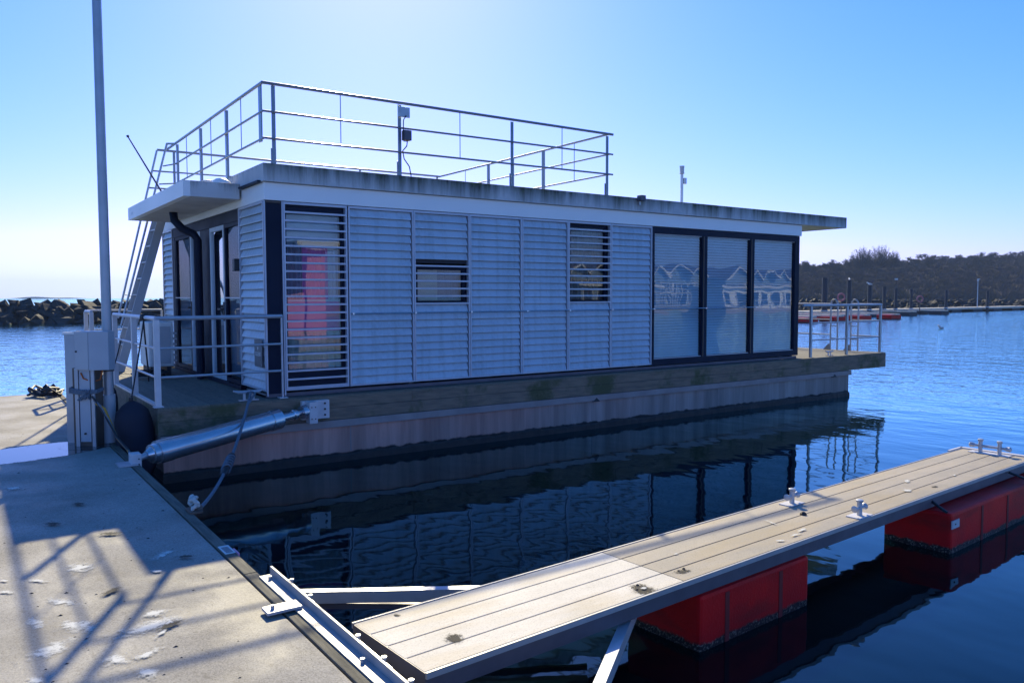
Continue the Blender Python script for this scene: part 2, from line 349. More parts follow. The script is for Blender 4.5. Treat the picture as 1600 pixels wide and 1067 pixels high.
def mat_water():
    mt, nt, out = newmat('harbour_water'); L = nt.links
    dif = N(nt, 'ShaderNodeBsdfDiffuse'); dif.inputs[0].default_value = (.0005, .0035, .006, 1)
    gls = N(nt, 'ShaderNodeBsdfGlossy'); gls.inputs[0].default_value = (.60, .93, 1.0, 1); gls.inputs['Roughness'].default_value = .03
    frs = N(nt, 'ShaderNodeFresnel', inp={'IOR': 1.34}); b = N(nt, 'ShaderNodeMixShader')
    geo = N(nt, 'ShaderNodeNewGeometry')
    def nz(scale, sc, det=3, rot=0):
        mp = N(nt, 'ShaderNodeMapping'); mp.inputs['Scale'].default_value = sc; mp.inputs['Rotation'].default_value = (0,0,R(rot)); L.new(geo.outputs['Position'], mp.inputs['Vector'])
        n = N(nt, 'ShaderNodeTexNoise', inp={'Scale': scale, 'Detail': det, 'Roughness': .5}); L.new(mp.outputs[0], n.inputs['Vector']); return n.outputs[0]
    # calm in the lee of the pier and the houseboat, choppier in the open basin (by distance from the berth)
    vd = N(nt, 'ShaderNodeVectorMath', operation='DISTANCE'); vd.inputs[1].default_value = (5, 5.5, 0); L.new(geo.outputs['Position'], vd.inputs[0])
    mr = N(nt, 'ShaderNodeMapRange', inp={'From Min': 4.0, 'From Max': 20.0, 'To Min': 0.0, 'To Max': 1.0}); L.new(vd.outputs['Value'], mr.inputs[0])
    calm = math_(nt, 'MULTIPLY', nz(1.6, (1.0,.55,1), 2, 30), .0085)
    calm2 = math_(nt, 'MULTIPLY', nz(6, (1.0,.5,1), 2, 40), .0008)
    chop = math_(nt, 'MULTIPLY', nz(1.1, (1.0,.6,1), 5, 35), .062)
    chop2 = math_(nt, 'MULTIPLY', nz(3.6, (1.0,.6,1), 4, 20), .030)
    chop2 = math_(nt, 'ADD', chop2, math_(nt, 'MULTIPLY', nz(11, (1.0,.6,1), 3, 25), .007))
    h = math_(nt, 'ADD', math_(nt, 'ADD', calm, calm2), math_(nt, 'MULTIPLY', math_(nt, 'ADD', chop, chop2), mr.outputs[0]))
    bp = N(nt, 'ShaderNodeBump', inp={'Distance': 1.0, 'Strength': 1.0}); L.new(h, bp.inputs['Height']); [L.new(bp.outputs[0], q_.inputs['Normal']) for q_ in (gls, frs)]
    fac = math_(nt, 'MULTIPLY', frs.outputs[0], math_(nt, 'MULTIPLY_ADD', frs.outputs[0], 1.35), True); fac.node.inputs[1].links[0].from_node.inputs[2].default_value = .92
    L.new(fac, b.inputs[0]); L.new(dif.outputs[0], b.inputs[1]); L.new(gls.outputs[0], b.inputs[2])
    L.new(b.outputs[0], out.inputs[0]); return mt
M['water'] = mat_water()

def mat_glass(name='window_glass', tint=(.75,.8,.85), refl=1.0, add=.06):
    mt, nt, out = newmat(name); L = nt.links
    t = N(nt, 'ShaderNodeBsdfTransparent'); t.inputs[0].default_value = (*tint, 1)
    g = N(nt, 'ShaderNodeBsdfGlossy'); g.inputs['Roughness'].default_value = .004; g.inputs[0].default_value = (.95,.97,1,1)
    nb = noise(nt, .9, 2); bp = N(nt, 'ShaderNodeBump', inp={'Distance': .004}); L.new(nb.outputs[0], bp.inputs['Height']); L.new(bp.outputs[0], g.inputs['Normal'])
    fr = N(nt, 'ShaderNodeFresnel', inp={'IOR': 1.7}); f = math_(nt, 'ADD', math_(nt, 'MULTIPLY', fr.outputs[0], refl), add, True)
    ge = N(nt, 'ShaderNodeNewGeometry'); f = math_(nt, 'MULTIPLY', f, math_(nt, 'SUBTRACT', 1.0, ge.outputs['Backfacing']))
    mx = N(nt, 'ShaderNodeMixShader'); L.new(f, mx.inputs[0]); L.new(t.outputs[0], mx.inputs[1]); L.new(g.outputs[0], mx.inputs[2])
    L.new(mx.outputs[0], out.inputs[0]); return mt
M['glass'] = mat_glass(tint=(.86,.93,.96), refl=.72, add=.04)
M['glass_low'] = mat_glass('side_window_glass', (.75,.8,.85), .35, .02)
M['glass_side'] = mat_glass('side_door_glass', (.45,.52,.6), 1.0, .35)

def mat_rock():
    mt, nt, out = newmat('breakwater_rock'); L = nt.links
    b = N(nt, 'ShaderNodeBsdfPrincipled', inp={'Roughness': .85})
    oi = N(nt, 'ShaderNodeObjectInfo'); n1 = noise(nt, 2.5, 6); 
    rp = ramp(nt, [(.35,(.016,.017,.017)),(.65,(.046,.043,.037))]); L.new(n1.outputs[0], rp.inputs[0])
    v = math_(nt, 'MULTIPLY_ADD', oi.outputs['Random'], .7); v.node.inputs[2].default_value = .65
    hs = N(nt, 'ShaderNodeHueSaturation'); L.new(v, hs.inputs['Value']); L.new(rp.outputs[0], hs.inputs['Color'])
    L.new(hs.outputs[0], b.inputs['Base Color'])
    bp = N(nt, 'ShaderNodeBump', inp={'Distance': .08}); L.new(n1.outputs[0], bp.inputs['Height']); L.new(bp.outputs[0], b.inputs['Normal'])
    L.new(b.outputs[0], out.inputs[0]); return mt
M['rock'] = mat_rock()

def mat_decal(name, c, rough, thr=.62, nsc=22, amp=.7, wid=.06):
    """thin ragged-edged deposit: attribute r runs 0 (centre) to 1 (edge)"""
    mt, nt, out = newmat(name); L = nt.links
    b = N(nt, 'ShaderNodeBsdfPrincipled', inp={'Base Color': (*c, 1), 'Roughness': rough}); t = N(nt, 'ShaderNodeBsdfTransparent')
    at = N(nt, 'ShaderNodeAttribute', attribute_name='r'); n = noise(nt, nsc, 6, rough=.75, sc=(1,1,1)); 
    a = math_(nt, 'ADD', at.outputs['Fac'], math_(nt, 'MULTIPLY', n.outputs[0], amp))
    a = math_(nt, 'MULTIPLY', a, .5); rr = ramp(nt, [(.1,(1,1,1)),(.9,(0,0,0))]); rr.color_ramp.elements[0].position = thr; rr.color_ramp.elements[1].position = thr+wid; L.new(a, rr.inputs[0])
    mx = N(nt, 'ShaderNodeMixShader'); L.new(rr.outputs[0], mx.inputs[0]); L.new(t.outputs[0], mx.inputs[1]); L.new(b.outputs[0], mx.inputs[2])
    L.new(mx.outputs[0], out.inputs[0]); return mt
M['dropping'] = mat_decal('bird_dropping', (.64,.64,.60), .85, .47, 22, 1.6, .17)
M['soot'] = mat_decal('dark_scuff', (.05,.045,.035), .9, .50, 60, 1.5, .12)
M['puddle'] = mat_decal('shallow_puddle', (.05,.055,.06), .06, .46, 6, .25, .03)

# ------------------------------------------------------------------ setting: water, pier
w = MB(); S = 1500
w.add([(-S,-S,0),(S,-S,0),(S,S,0),(-S,S,0)], [(0,1,2,3)])
tag(w.build('water', M['water'], recalc=False), 'harbour water, calm and dark by the houseboat and rippled blue beyond', kind='structure')

PZ = .44
pier = MB().box(-2.4, 1.305, -14, 15.35, -.35, PZ).build('pier', M['pier'], bevel=.012)
tag(pier, 'concrete floating pier in the left foreground', kind='structure')
for i in range(7):
    y0 = -11.0 + i*3.9 - (0 if i else 2.9)
    MB().box(1.313, 1.385, y0, -11.0+(i+1)*3.9-.006 if i < 6 else 15.35, .30, PZ+.004).build('edge_timber', M['timber'], pier, bevel=.006)

def decals(name, mat, items, z, parent, label=None):
    mb = MB(); att = []
    for k, (x, y, ax, ay, bx, by) in enumerate(items):
        n = 20; rings = 5; base = len(mb.v); vs_ = [(x, y, z + .0004*k)]; att.append(0)
        for q in range(1, rings+1):
            for j in range(n):
                t = 2*math.pi*j/n; s_ = q/rings*1.7
                vs_.append((x+(ax*math.cos(t)+bx*math.sin(t))*s_, y+(ay*math.cos(t)+by*math.sin(t))*s_, z+.0004*k)); att.append(q/rings)
        fs = [(0, 1+j, 1+(j+1) % n) for j in range(n)]
        for q in range(rings-1):
            a0 = 1+q*n; b0 = a0+n
            fs += [(a0+j, b0+j, b0+(j+1) % n, a0+(j+1) % n) for j in range(n)]
        mb.add(vs_, fs)
    o = mb.build(name, mat, parent, recalc=False)
    a = o.data.attributes.new('r', 'FLOAT', 'POINT'); a.data.foreach_set('value', att)
    tag(o, label, kind='stuff'); return o
PD = [(0.267,4.51,0.057,-0.04,-0.008,-0.109),(0.435,4.333,0.093,-0.066,-0.012,-0.109),(0.288,4.108,0.134,0.07,0.004,-0.093),(0.397,4.741,0.077,-0.082,-0.008,-0.064),(0.547,5.284,0.099,-0.048,-0.011,-0.109),(1.003,5.237,0.091,0.053,-0.008,-0.075),(0.724,4.129,0.211,0.027,-0.009,-0.095),(0.525,3.828,0.07,-0.03,-0.01,-0.085),(0.618,3.61,0.059,-0.07,-0.015,-0.064),(0.654,3.806,0.084,0.026,-0.002,-0.041),(0.213,3.812,0.038,-0.027,-0.004,-0.051),(0.768,4.279,0.08,-0.009,-0.008,-0.058),(0.329,5.159,0.059,-0.042,-0.003,-0.038),(0.169,5.064,0.047,-0.033,-0.002,-0.036),(0.167,5.274,0.038,-0.027,-0.001,-0.03),(0.753,4.009,0.066,0.067,0.001,-0.027),(0.905,4.937,0.039,-0.028,-0.006,-0.029),(0.339,7.805,0.082,-0.015,-0.003,-0.086)]
decals('bird_droppings', M['dropping'], PD, PZ+.002, pier, 'white splashes of bird droppings on the concrete')
decals('dark_scuffs', M['soot'], [(0.636,4.733,0.07,0.04,-0.01,-0.05),(.80,4.07,.08,.03,-.01,-.04),(.5,6.4,.06,-.03,0,-.06),(.8,5.9,.09,-.04,0,-.05),(.72,6.9,.05,-.02,0,-.06),(1.1,5.1,.06,-.02,-.01,-.03)], PZ+.012, pier, 'dark scuffs on the concrete')
decals('puddle', M['puddle'], [(0.60,9.55,0.56,.10,-.03,-.34),(1.12,9.62,.20,.0,0,-.14)], PZ+.002, pier, 'shallow puddle shining beside the cabinet post')
db = MB(); rnd = random.Random(3)
for i in range(130):
    x = rnd.uniform(.05, 1.28); y = 2.6 + 9*rnd.random()**1.6; s_ = rnd.uniform(.002, .006)*(1.6 if rnd.random() < .12 else 1)
    db.add([(x-s_*1.8, y, PZ), (x+s_, y-s_, PZ), (x+s_*1.4, y+s_, PZ), (x, y, PZ+s_*.8)], [(0,1,3),(1,2,3),(2,0,3)])
tag(db.build('debris', M['black'], pier), 'dark crumbs of weed and dirt on the pier', kind='stuff')

# ------------------------------------------------------------------ houseboat
HB = thing('houseboat', 'modern houseboat with louvred walls, flat roof with railing and concrete pontoon', 'houseboat', (3, 9.4, 0))
X0, X1, Y0, Y1 = 3.0, 13.33, 9.40, 15.04
DZ = .84
# pontoon
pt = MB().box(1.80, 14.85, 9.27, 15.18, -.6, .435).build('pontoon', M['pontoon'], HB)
MB().box(1.77, 14.90, 9.235, 15.2, .437, .528).build('pontoon_ledge', M['ledge'], pt, bevel=.006)
wb = MB(); n = 260
rnd = random.Random(5); pv = []
for i in range(n+1):
    x = 1.79 + (14.87-1.79)*i/n; h = .075 + .035*mnoise.noise(Vector((x*1.7, 0, 0))) + .018*mnoise.noise(Vector((x*9, 3, 0)))
    o_ = .012 + .012*abs(mnoise.noise(Vector((x*14, 9, 0))))
    pv += [(x, 9.268, h+.02), (x, 9.268-o_, h), (x, 9.262-o_*1.3, -.2)]
wb.add(pv, [(3*i+a, 3*i+3+a, 3*i+4+a, 3*i+1+a) for i in range(n) for a in (0, 1)])
wb.build('weed_band', M['seaweed'], pt)
for x in (8.046, 14.314):
    MB().prism([(-.07,.0),(.07,.0),(0,.06)], (x, 9.232, .425), (0, .05, 0), (1,0,0), (0,0,1)).build('drain_scupper', M['black'], pt)
for i, x in enumerate((4.0, 7.98, 10.9, 13.2)):
    MB().box(x-.006, x+.006, 9.266, 9.272, .12, .43).build('panel_joint', M['ledge'], pt)
# cladding boards with ribs
def ribbed(x0, x1, z0, z1, n=9):
    prof = []; step = (z1-z0)/n
    for i in range(n):
        z = z0 + i*step
        prof += [(.0, z+.001), (.0, z+step*.55), (.011, z+step*.66), (.011, z+step*.95)]
    prof += [(.03, z1), (.03, z0)]
    return prof
deck = MB().box(1.79, 16.12, 9.262, 15.16, .535, .80).build('deck', M['backing'], HB)
for (z0, z1) in ((.537, .680), (.686, .829)):
    xs = [1.75, 4.85, 8.45, 12.05, 16.15] if z0 > .6 else [1.75, 3.6, 6.9, 10.3, 13.4, 16.15]
    for a, b_ in zip(xs, xs[1:]):
        MB().prism([(p_, q) for p_, q in ribbed(0, 0, z0, z1)], (a+.002, 9.228, 0), (b_-a-.004, 0, 0), (0,1,0), (0,0,1)).build('cladding_board', M['clad'], deck)
    for a, b_ in ((9.262, 11.4), (11.4, 13.6), (13.6, 15.16)):
        MB().prism([(p_, q) for p_, q in ribbed(0, 0, z0, z1)], (1.752, a+.002, 0), (0, b_-a-.004, 0), (1,0,0), (0,0,1)).build('cladding_board', M['clad'], deck)
    MB().prism([(-p_, q) for p_, q in ribbed(0, 0, z0, z1)], (16.152, 9.262, 0), (0, 5.9, 0), (1,0,0), (0,0,1)).build('cladding_board', M['clad'], deck)
def plank(x0, x1, y0, y1):
    MB().box(x0, x1, y0, y1, .806, DZ).build('plank', M['plank'], deck, bevel=.003)
k = 9; wd = (2.995-1.755)/k
for i in range(k): plank(1.755+i*wd+.003, 1.755+(i+1)*wd-.003, 9.235, 15.15)
for i in range(4): plank(3.0+i*2.58+.002, 3.0+(i+1)*2.58-.003, 9.235, 9.395)
k = 19; wd = (16.145-13.34)/k
for i in range(k): plank(13.34+i*wd+.003, 13.34+(i+1)*wd-.003, 9.235, 15.15)
MB().box(3.0, 13.3, 9.41, 9.45, .842, .885).build('sill_strip', M['darkalu'], deck)
MB().box(3.0, 13.3, 15.05, 15.15, .806, DZ).build('edge_board', M['plank'], deck)

# roof
roof = MB().box(2.983, 14.765, 9.33, 15.10, 3.402, 3.615).build('roof', M['slab'], HB, bevel=.006)
MB().box(3.005, 13.37, 9.385, 15.02, 3.192, 3.398).build('fascia', M['fascia'], roof, bevel=.004)
MB().box(2.94, 3.0, 9.43, 10.2, 3.40, 3.42).build('edge_trim', M['navy'], roof)
can = MB().box(2.385, 2.975, 10.26, 14.04, 3.278, 3.472).build('canopy', M['slab'], roof, bevel=.006)
MB().box(2.30, 2.384, 10.262, 14.038, 3.279, 3.47).build('canopy_front', M['fascia'], roof)
for i, (y, s_) in enumerate(((13.72, .03), (13.64, .03), (13.05, .012))):
    MB().box(2.297, 2.299, y-.02, y+.02, 3.37-s_, 3.37+s_*.4).build('painted_mark', M['signwhite'], can)
MB().lathe((2.72, 10.75, 3.472), [(.055,0),(.055,.05),(.08,.05),(.08,.075),(.02,.09)], 14).build('roof_vent', M['galv'], roof, smooth=True)
MB().lathe((2.80, 10.45, 3.472), [(.13,0),(.12,.03),(.07,.07),(.02,.08)], 14).build('vent_dome', M['fascia'], roof, smooth=True)
# walls: backing boards behind the louvres, glazing openings left free
Wl = MB().box(3.12, 13.3, 15.0, 15.03, .85, 3.19).build('rear_wall', M['interior'], HB)
MB().box(13.24, 13.29, 9.5, 15.0, .85, 3.19).build('end_wall', M['navy'], Wl)
MB().box(3.06, 13.25, 9.47, 15.0, .842, .86).build('interior_floor', M['interior'], Wl)
MB().box(5.0, 5.06, 9.6, 15.0, .86, 3.19).box(9.2, 9.26, 9.6, 15.0, .86, 3.19).build('partition', M['interior'], Wl)

UZ = Vector((0,0,1))
class Face:
    def __init__(s, o, u, nrm): s.o = Vector(o); s.u = Vector(u); s.n = Vector(nrm)
    def p(s, u, n, z): return s.o + s.u*u + s.n*n + UZ*z
    def box(s, mb, u0, u1, n0, n1, z0, z1):
        v = [s.p(u, n_, z) for z in (z0, z1) for (u, n_) in ((u0,n0),(u1,n0),(u1,n1),(u0,n1))]
        return mb.add(v, [(3,2,1,0),(4,5,6,7),(0,1,5,4),(1,2,6,5),(2,3,7,6),(3,0,4,7)])
near = Face((0, 9.40, 0), (1,0,0), (0,-1,0))
left = Face((3.0, 0, 0), (0,1,0), (-1,0,0))
ZB, ZT = .915, 3.185; NS = 22; PITCH = (ZT-.03-ZB-.02)/NS
def louver(face, u0, u1, holes=None, gl=None, name='louver_panel'):
    """frame stiles + slats; holes = (z0,z1) ranges where slats are open bars in front of a window"""
    pan = MB()
    face.box(pan, u0, u0+.02, -.05, .006, ZB, ZT); face.box(pan, u1-.02, u1, -.05, .006, ZB, ZT)
    face.box(pan, u0+.02, u1-.02, -.045, .004, ZT-.028, ZT); face.box(pan, u0+.02, u1-.02, -.045, .004, ZB, ZB+.018)
    fr = pan.build(name, M['lframe'], HB)
    hz0, hz1 = holes if holes else (9, 9)
    for c0, c1 in ((ZB, min(hz0, ZT)), (hz1, ZT)):
        if c1-c0 > .1: bk = MB(); face.box(bk, u0, u1, -.075, -.055, c0, c1); bk.build('backing_board', M['backing'], fr)
    a, b_ = u0+.022, u1-.034
    prof = [(-.040, PITCH*.98), (-.036, PITCH*.98), (.000, .010), (.000, .0), (-.016, -.004), (-.016, .001), (-.005, .006)]
    sm = MB().prism(prof, face.p(a, 0, 0), face.u*(b_-a), face.n, UZ).mesh('slat', M['louver'], wloc(fr))
    bb = MB(); face.box(bb, u0+.02, u1-.02, -.030, .006, 0, .022); bar = bb.mesh('bar', M['lframe'], wloc(fr))
    for i in range(NS):
        z = ZB+.02+i*PITCH
        if hz0-.01 <= z+PITCH*.5 <= hz1+.01: link('bar', bar, fr, (0,0,z))
        else: link('slat', sm, fr, (0,0,z))
    return fr
xs = [4.129, 4.986, 5.859, 6.75, 7.618, 8.483, 9.38]
xs[0] = 4.06
louver(near, 3.235, 4.045, (ZB, ZT))
for i in range(6):
    h = None
    if i == 1: h = (1.93, 2.50)
    if i == 4: h = (1.93, 3.17)
    louver(near, xs[i]+.003, xs[i+1]-.003, h)
louver(left, 9.425, 10.42); louver(left, 14.27, 15.03)
# corner posts
MB().box(3.02, 3.215, 9.415, 9.47, .86, 3.19).build('corner_post', M['navy'], HB)
f_ = MB(); f_.box(3.003, 3.02, 9.405, 9.42, .86, 3.185); f_.box(3.216, 3.232, 9.40, 9.42, .86, 3.185); f_.build('corner_trim', M['lframe'], HB)
MB().box(3.03, 3.2, 9.395, 9.412, 3.165, 3.18).build('corner_cap', M['brownpost'], HB)

def window(face, u0, u1, z0, z1, fw_=.045, glass='glass', frame='navy', label=None):
    mb = MB(); n0, n1 = -.11, -.062
    face.box(mb, u0, u0+fw_, n0, n1, z0, z1); face.box(mb, u1-fw_, u1, n0, n1, z0, z1)
    face.box(mb, u0+fw_, u1-fw_, n0, n1, z0, z0+fw_); face.box(mb, u0+fw_, u1-fw_, n0, n1, z1-fw_, z1)
    fr = mb.build('window', M[frame], HB)
    if label: fr['label'] = label
    g = MB(); face.box(g, u0+fw_+.001, u1-fw_-.001, n0+.015, n0+.021, z0+fw_+.001, z1-fw_-.001); g.build('pane', M[glass], fr)
    return fr
def folds(x0, x1, y, z0, z1, mat, par, amp=.012, wl_=.055):
    n = max(8, int((x1-x0)/.008)); ph = x0*37; v = []
    for i in range(n+1):
        x = x0+(x1-x0)*i/n; d = amp*math.sin(ph+2*math.pi*x/wl_)+amp*.5*math.sin(ph*2+2*math.pi*x/(wl_*1.73))
        v += [(x, y+d, z0), (x, y+d*.7, z1)]
    c = MB(); c.add(v, [(2*i, 2*i+2, 2*i+3, 2*i+1) for i in range(n)]); return c.build('curtain', M[mat], par, smooth=False, recalc=False)
# tall window behind open bars at the corner
wn1 = window(near, 3.235, 4.045, .95, 3.165, .055, label='tall window with cream blind and painted pink reflection behind bars')
MB().box(3.235, 4.045, 9.457, 9.460, 3.06, 3.16).build('frame_panel', M['navy'], wn1); MB().box(3.235, 4.045, 9.457, 9.460, .96, 1.14).build('frame_panel', M['navy'], wn1)
MB().box(3.28, 4.0, 9.56, 9.565, 1.62, 2.0).build('blind', M['mirror_pink'], wn1)  # mirrored pink painted onto the blind and curtain behind the glass
folds(3.52, 3.85, 9.58, 2.0, 2.67, 'mirror_pink', wn1)
folds(3.28, 3.52, 9.58, 2.02, 2.72, 'curtain_grey', wn1)
folds(3.85, 4.0, 9.60, 1.62, 2.63, 'curtain_white', wn1)
MB().box(3.28, 4.0, 9.55, 9.565, 2.73, 2.78).box(3.28, 4.0, 9.55, 9.56, 2.86, 2.89).box(3.28, 4.0, 9.55, 9.56, 1.99, 2.015).build('blind_rail', M['curtain_white'], wn1)
folds(3.28, 4.0, 9.58, 1.10, 1.60, 'curtain_cream', wn1, .015, .09)
MB().box(3.26, 4.01, 9.62, 9.63, 1.0, 3.1).build('interior_screen', M['curtain_white'], wn1)
wn2 = window(near, 5.01, 5.835, 1.93, 2.47, .06)
MB().box(5.06, 5.42, 9.55, 9.56, 2.0, 2.42).build('blind', M['curtain_cream'], wn2)
MB().box(5.42, 5.79, 9.58, 9.59, 2.0, 2.42).build('blind', M['curtain_grey'], wn2)
wn3 = window(near, 7.65, 8.46, 1.93, 3.16, .06)
folds(7.70, 8.42, 9.60, 2.0, 3.1, 'curtain_rust', wn3, .016, .10)
# sliding glazing
def glazing():
    z0, z1 = .90, 3.185; top = 3.075; bot = 1.0
    fr = MB(); face = near
    face.box(fr, 9.385, 13.33, -.09, .0, top, z1); face.box(fr, 9.385, 13.33, -.09, .0, z0, bot)
    for a, b_ in ((9.385, 9.44), (10.60, 10.72), (11.88, 11.99), (13.20, 13.33)): face.box(fr, a, b_, -.09, -.001, bot, top)
    g = fr.build('glazed_wall', M['navy'], HB)
    sl = MB()
    for a in (10.60, 11.88): face.box(sl, a+.02, a+.035, -.001, .006, bot, top)
    sl.build('mullion_seal', M['brownpost'], g)
    for a, b_ in ((9.441, 10.599), (10.721, 11.879), (11.991, 13.199)):
        q = MB(); face.box(q, a, b_, -.045, -.038, bot+.001, top-.001); q.build('pane', M['glass'], g)
        e = MB()
        face.box(e, a, a+.012, -.036, -.02, bot, top); face.box(e, a, b_, -.036, -.02, bot, bot+.012); face.box(e, a, b_, -.036, -.02, top-.012, top)
        e.build('pane_bead', M['lframe'], g)
        bl = MB(); z = bot+.02
        while z < top-.02:
            bl.add([face.p(a+.01, -.065, z), face.p(b_-.01, -.065, z), face.p(b_-.01, -.083, z+.044), face.p(a+.01, -.083, z+.044)], [(0,1,2,3)]); z += .047
        tag(bl.build('venetian_blind', M['blind'], g, recalc=False), kind='stuff')
    return g
glazing()
# handrail wire along the wall
hr = MB().tube([(4.08, 9.36, 1.833), (12.03, 9.36, 1.838)], .009, 8).build('wall_rail', M['steel'], HB, smooth=True)
for x in (4.10, 4.986, 5.859, 6.82, 7.618, 8.483, 9.40, 10.66, 12.0):
    MB().tube([(x, 9.36, 1.835), (x, 9.402, 1.835)], .008, 6).lathe((x, 9.36, 1.835), [(.016,-.012),(.016,.012)], 8).build('rail_bracket', M['steel'], hr)
# left face doors: two leaf pairs either side of a downpipe
def doors():
    def pane(u0, u1, z0, z1, fr_, fw_, glass, mat):
        mb = MB(); left.box(mb, u0, u0+fw_, -.06, -.01, z0, z1); left.box(mb, u1-fw_, u1, -.06, -.01, z0, z1)
        left.box(mb, u0+fw_, u1-fw_, -.06, -.01, z0, z0+fw_); left.box(mb, u0+fw_, u1-fw_, -.06, -.01, z1-fw_, z1)
        d = mb.build(fr_, M[mat], HB)
        g = MB(); left.box(g, u0+fw_+.001, u1-fw_-.001, -.040, -.034, z0+fw_+.001, z1-fw_-.001); g.build('pane', M[glass], d); return d
    for nm, a, b_, mat in (('side_window', 10.43, 11.16, 'navy'), ('door', 11.17, 11.90, 'louver'), ('door', 12.45, 13.08, 'louver'), ('side_window', 13.09, 14.10, 'navy')):
        d = pane(a, b_, .90, 3.03, nm, .06 if nm == 'door' else .05, 'glass_side' if nm == 'door' else 'glass_low', mat)
        if nm == 'door':
            u = a+.035 if a < 12 else b_-.035
            h = MB(); left.box(h, u-.02, u+.02, -.008, .004, 1.72, 1.98); left.box(h, u-.012, u+.13 if a < 12 else u+.012, .03, .05, 1.87, 1.895); left.box(h, u-.012, u+.012, .004, .03, 1.87, 1.895)
            h.build('handle', M['black'], d)
        else:
            c = MB(); left.box(c, a+.06, b_-.06, -.075, -.065, .98, 2.98); c.build('curtain', M['curtain_grey'], d)
            c = MB(); left.box(c, a+.01, b_-.01, -.012, .004, 2.03, 2.045); c.build('transom_bar', M['lframe'], d)
    t = MB(); left.box(t, 10.43, 14.25, -.07, -.005, 3.035, 3.185); left.box(t, 14.105, 14.255, -.07, -.004, .9, 3.03); left.box(t, 11.905, 12.445, -.07, -.012, .9, 3.03)
    left.box(t, 10.43, 14.25, -.07, .01, .845, .895)
    t.build('door_surround', M['navy'], HB)
doors()
MB().tube([(2.62, 12.35, 3.29), (2.63, 12.32, 3.16), (2.72, 12.25, 3.04), (2.86, 12.18, 2.96), (2.91, 12.17, 2.88), (2.91, 12.17, .85)], .058, 14).build('downpipe', M['navy'], HB, smooth=True)
lp = MB(); left.box(lp, 10.40, 10.50, .0, .07, 2.38, 2.54); lp.build('wall_lamp', M['black'], HB, bevel=.008)
sg = MB(); left.box(sg, 9.50, 9.80, .012, .02, 1.20, 1.53); sgo = sg.build('sign_plate', M['sign'], HB); sgo['label'] = 'small dark sign plate with pale lettering'
def text(body, size, loc, rot, mat, parent, name='lettering', ext=.0008):
    c = bpy.data.curves.new(name, 'FONT'); c.body = body; c.size = size; c.extrude = ext; c.align_x = 'CENTER'; c.align_y = 'CENTER'
    o = bpy.data.objects.new('tmp', c); col.objects.link(o); dg = bpy.context.evaluated_depsgraph_get()
    me = bpy.data.meshes.new_from_object(o.evaluated_get(dg)); bpy.data.objects.remove(o)
    me.transform(Matrix.Translation(Vector(loc)-wloc(parent)) @ rot.to_4x4()); me.materials.clear(); me.materials.append(mat)
    return link(name, me, parent)
rotL = Matrix(((0,0,-1),(-1,0,0),(0,1,0)))   # local x -> -Y, y -> +Z, z -> -X
text('ELSEBR', .068, (2.978, 9.65, 1.355), rotL, M['signwhite'], sgo)
em = MB(); 
em.add([(2.978, 9.66, 1.475), (2.978, 9.69, 1.465), (2.978, 9.66, 1.455), (2.978, 9.63, 1.465)], [(0,1,2,3)])
em.add([(2.978, 9.685, 1.44), (2.978, 9.635, 1.44), (2.978, 9.66, 1.395)], [(0,1,2)]); em.build('emblem', M['signwhite'], sgo)

# roof railing
rr_ = HB
RR = thing('roof_railing', None, None, (0,0,0)); RR.parent = HB; RR.location = Vector((3, 9.35, 3.6))-wloc(HB)
def rail(p, q, r, mat='rail', par=RR, nm='rail'): MB().tube([p, q], r, 8).build(nm, M[mat], par, smooth=True)
def post(x, y, z0, z1, wx, wy, par=RR, mat='rail', nm='post'): MB().box(x-wx/2, x+wx/2, y-wy/2, y+wy/2, z0, z1).build(nm, M[mat], par, bevel=.003)
YN, YF, XR = 9.35, 14.66, 8.40
rail((2.995, YN, 4.54), (8.46, YN, 4.555), .020); rail((3.0, YN, 4.215), (8.46, YN, 4.25), .014); rail((2.99, YN, 3.905), (8.46, YN, 3.94), .014)
for x in (3.13, 4.78, 6.56, 8.365):
    post(x, YN+.025, 3.60, 4.525, .045, .016); post(x, YN+.045, 3.60, 3.80, .06, .016, nm='post_foot')
for x in (3.96, 5.68, 7.45): rail((x, YN, 3.92), (x, YN, 4.54), .006, nm='rod')
rail((3.0, YN, 4.54), (3.0, 14.40, 4.54), .020); rail((3.0, YN, 4.215), (3.0, 13.83, 4.215), .014); rail((3.0, YN, 3.90), (3.0, 13.83, 3.90), .014)
post(3.005, 9.465, 3.87, 4.525, .016, .10)
for y in (10.976, 12.341, 13.845): post(3.03, y, 3.60, 4.525, .03, .075)
for y in (10.22, 11.66, 13.09): rail((3.0, y, 3.9), (3.0, y, 4.54), .006, nm='rod')
rail((XR, YN, 4.56), (XR, YF, 4.56), .018); rail((XR, YN, 4.25), (XR, YF, 4.25), .014); rail((XR, YN, 3.94), (XR, YF, 3.94), .014)
for y in (11.06, 12.79): post(XR, y, 3.60, 4.545, .03, .06)
for y in (10.22, 11.95, 13.63): rail((XR, y, 3.94), (XR, y, 4.55), .006, nm='rod')
rail((2.88, YF, 4.55), (XR, YF, 4.56), .020); rail((2.80, YF, 4.19), (XR, YF, 4.24), .014); rail((2.72, YF, 3.9), (XR, YF, 3.93), .014)
for x in (3.15, 4.85, 6.6, 8.34): post(x, YF, 3.60, 4.54, .04, .016)
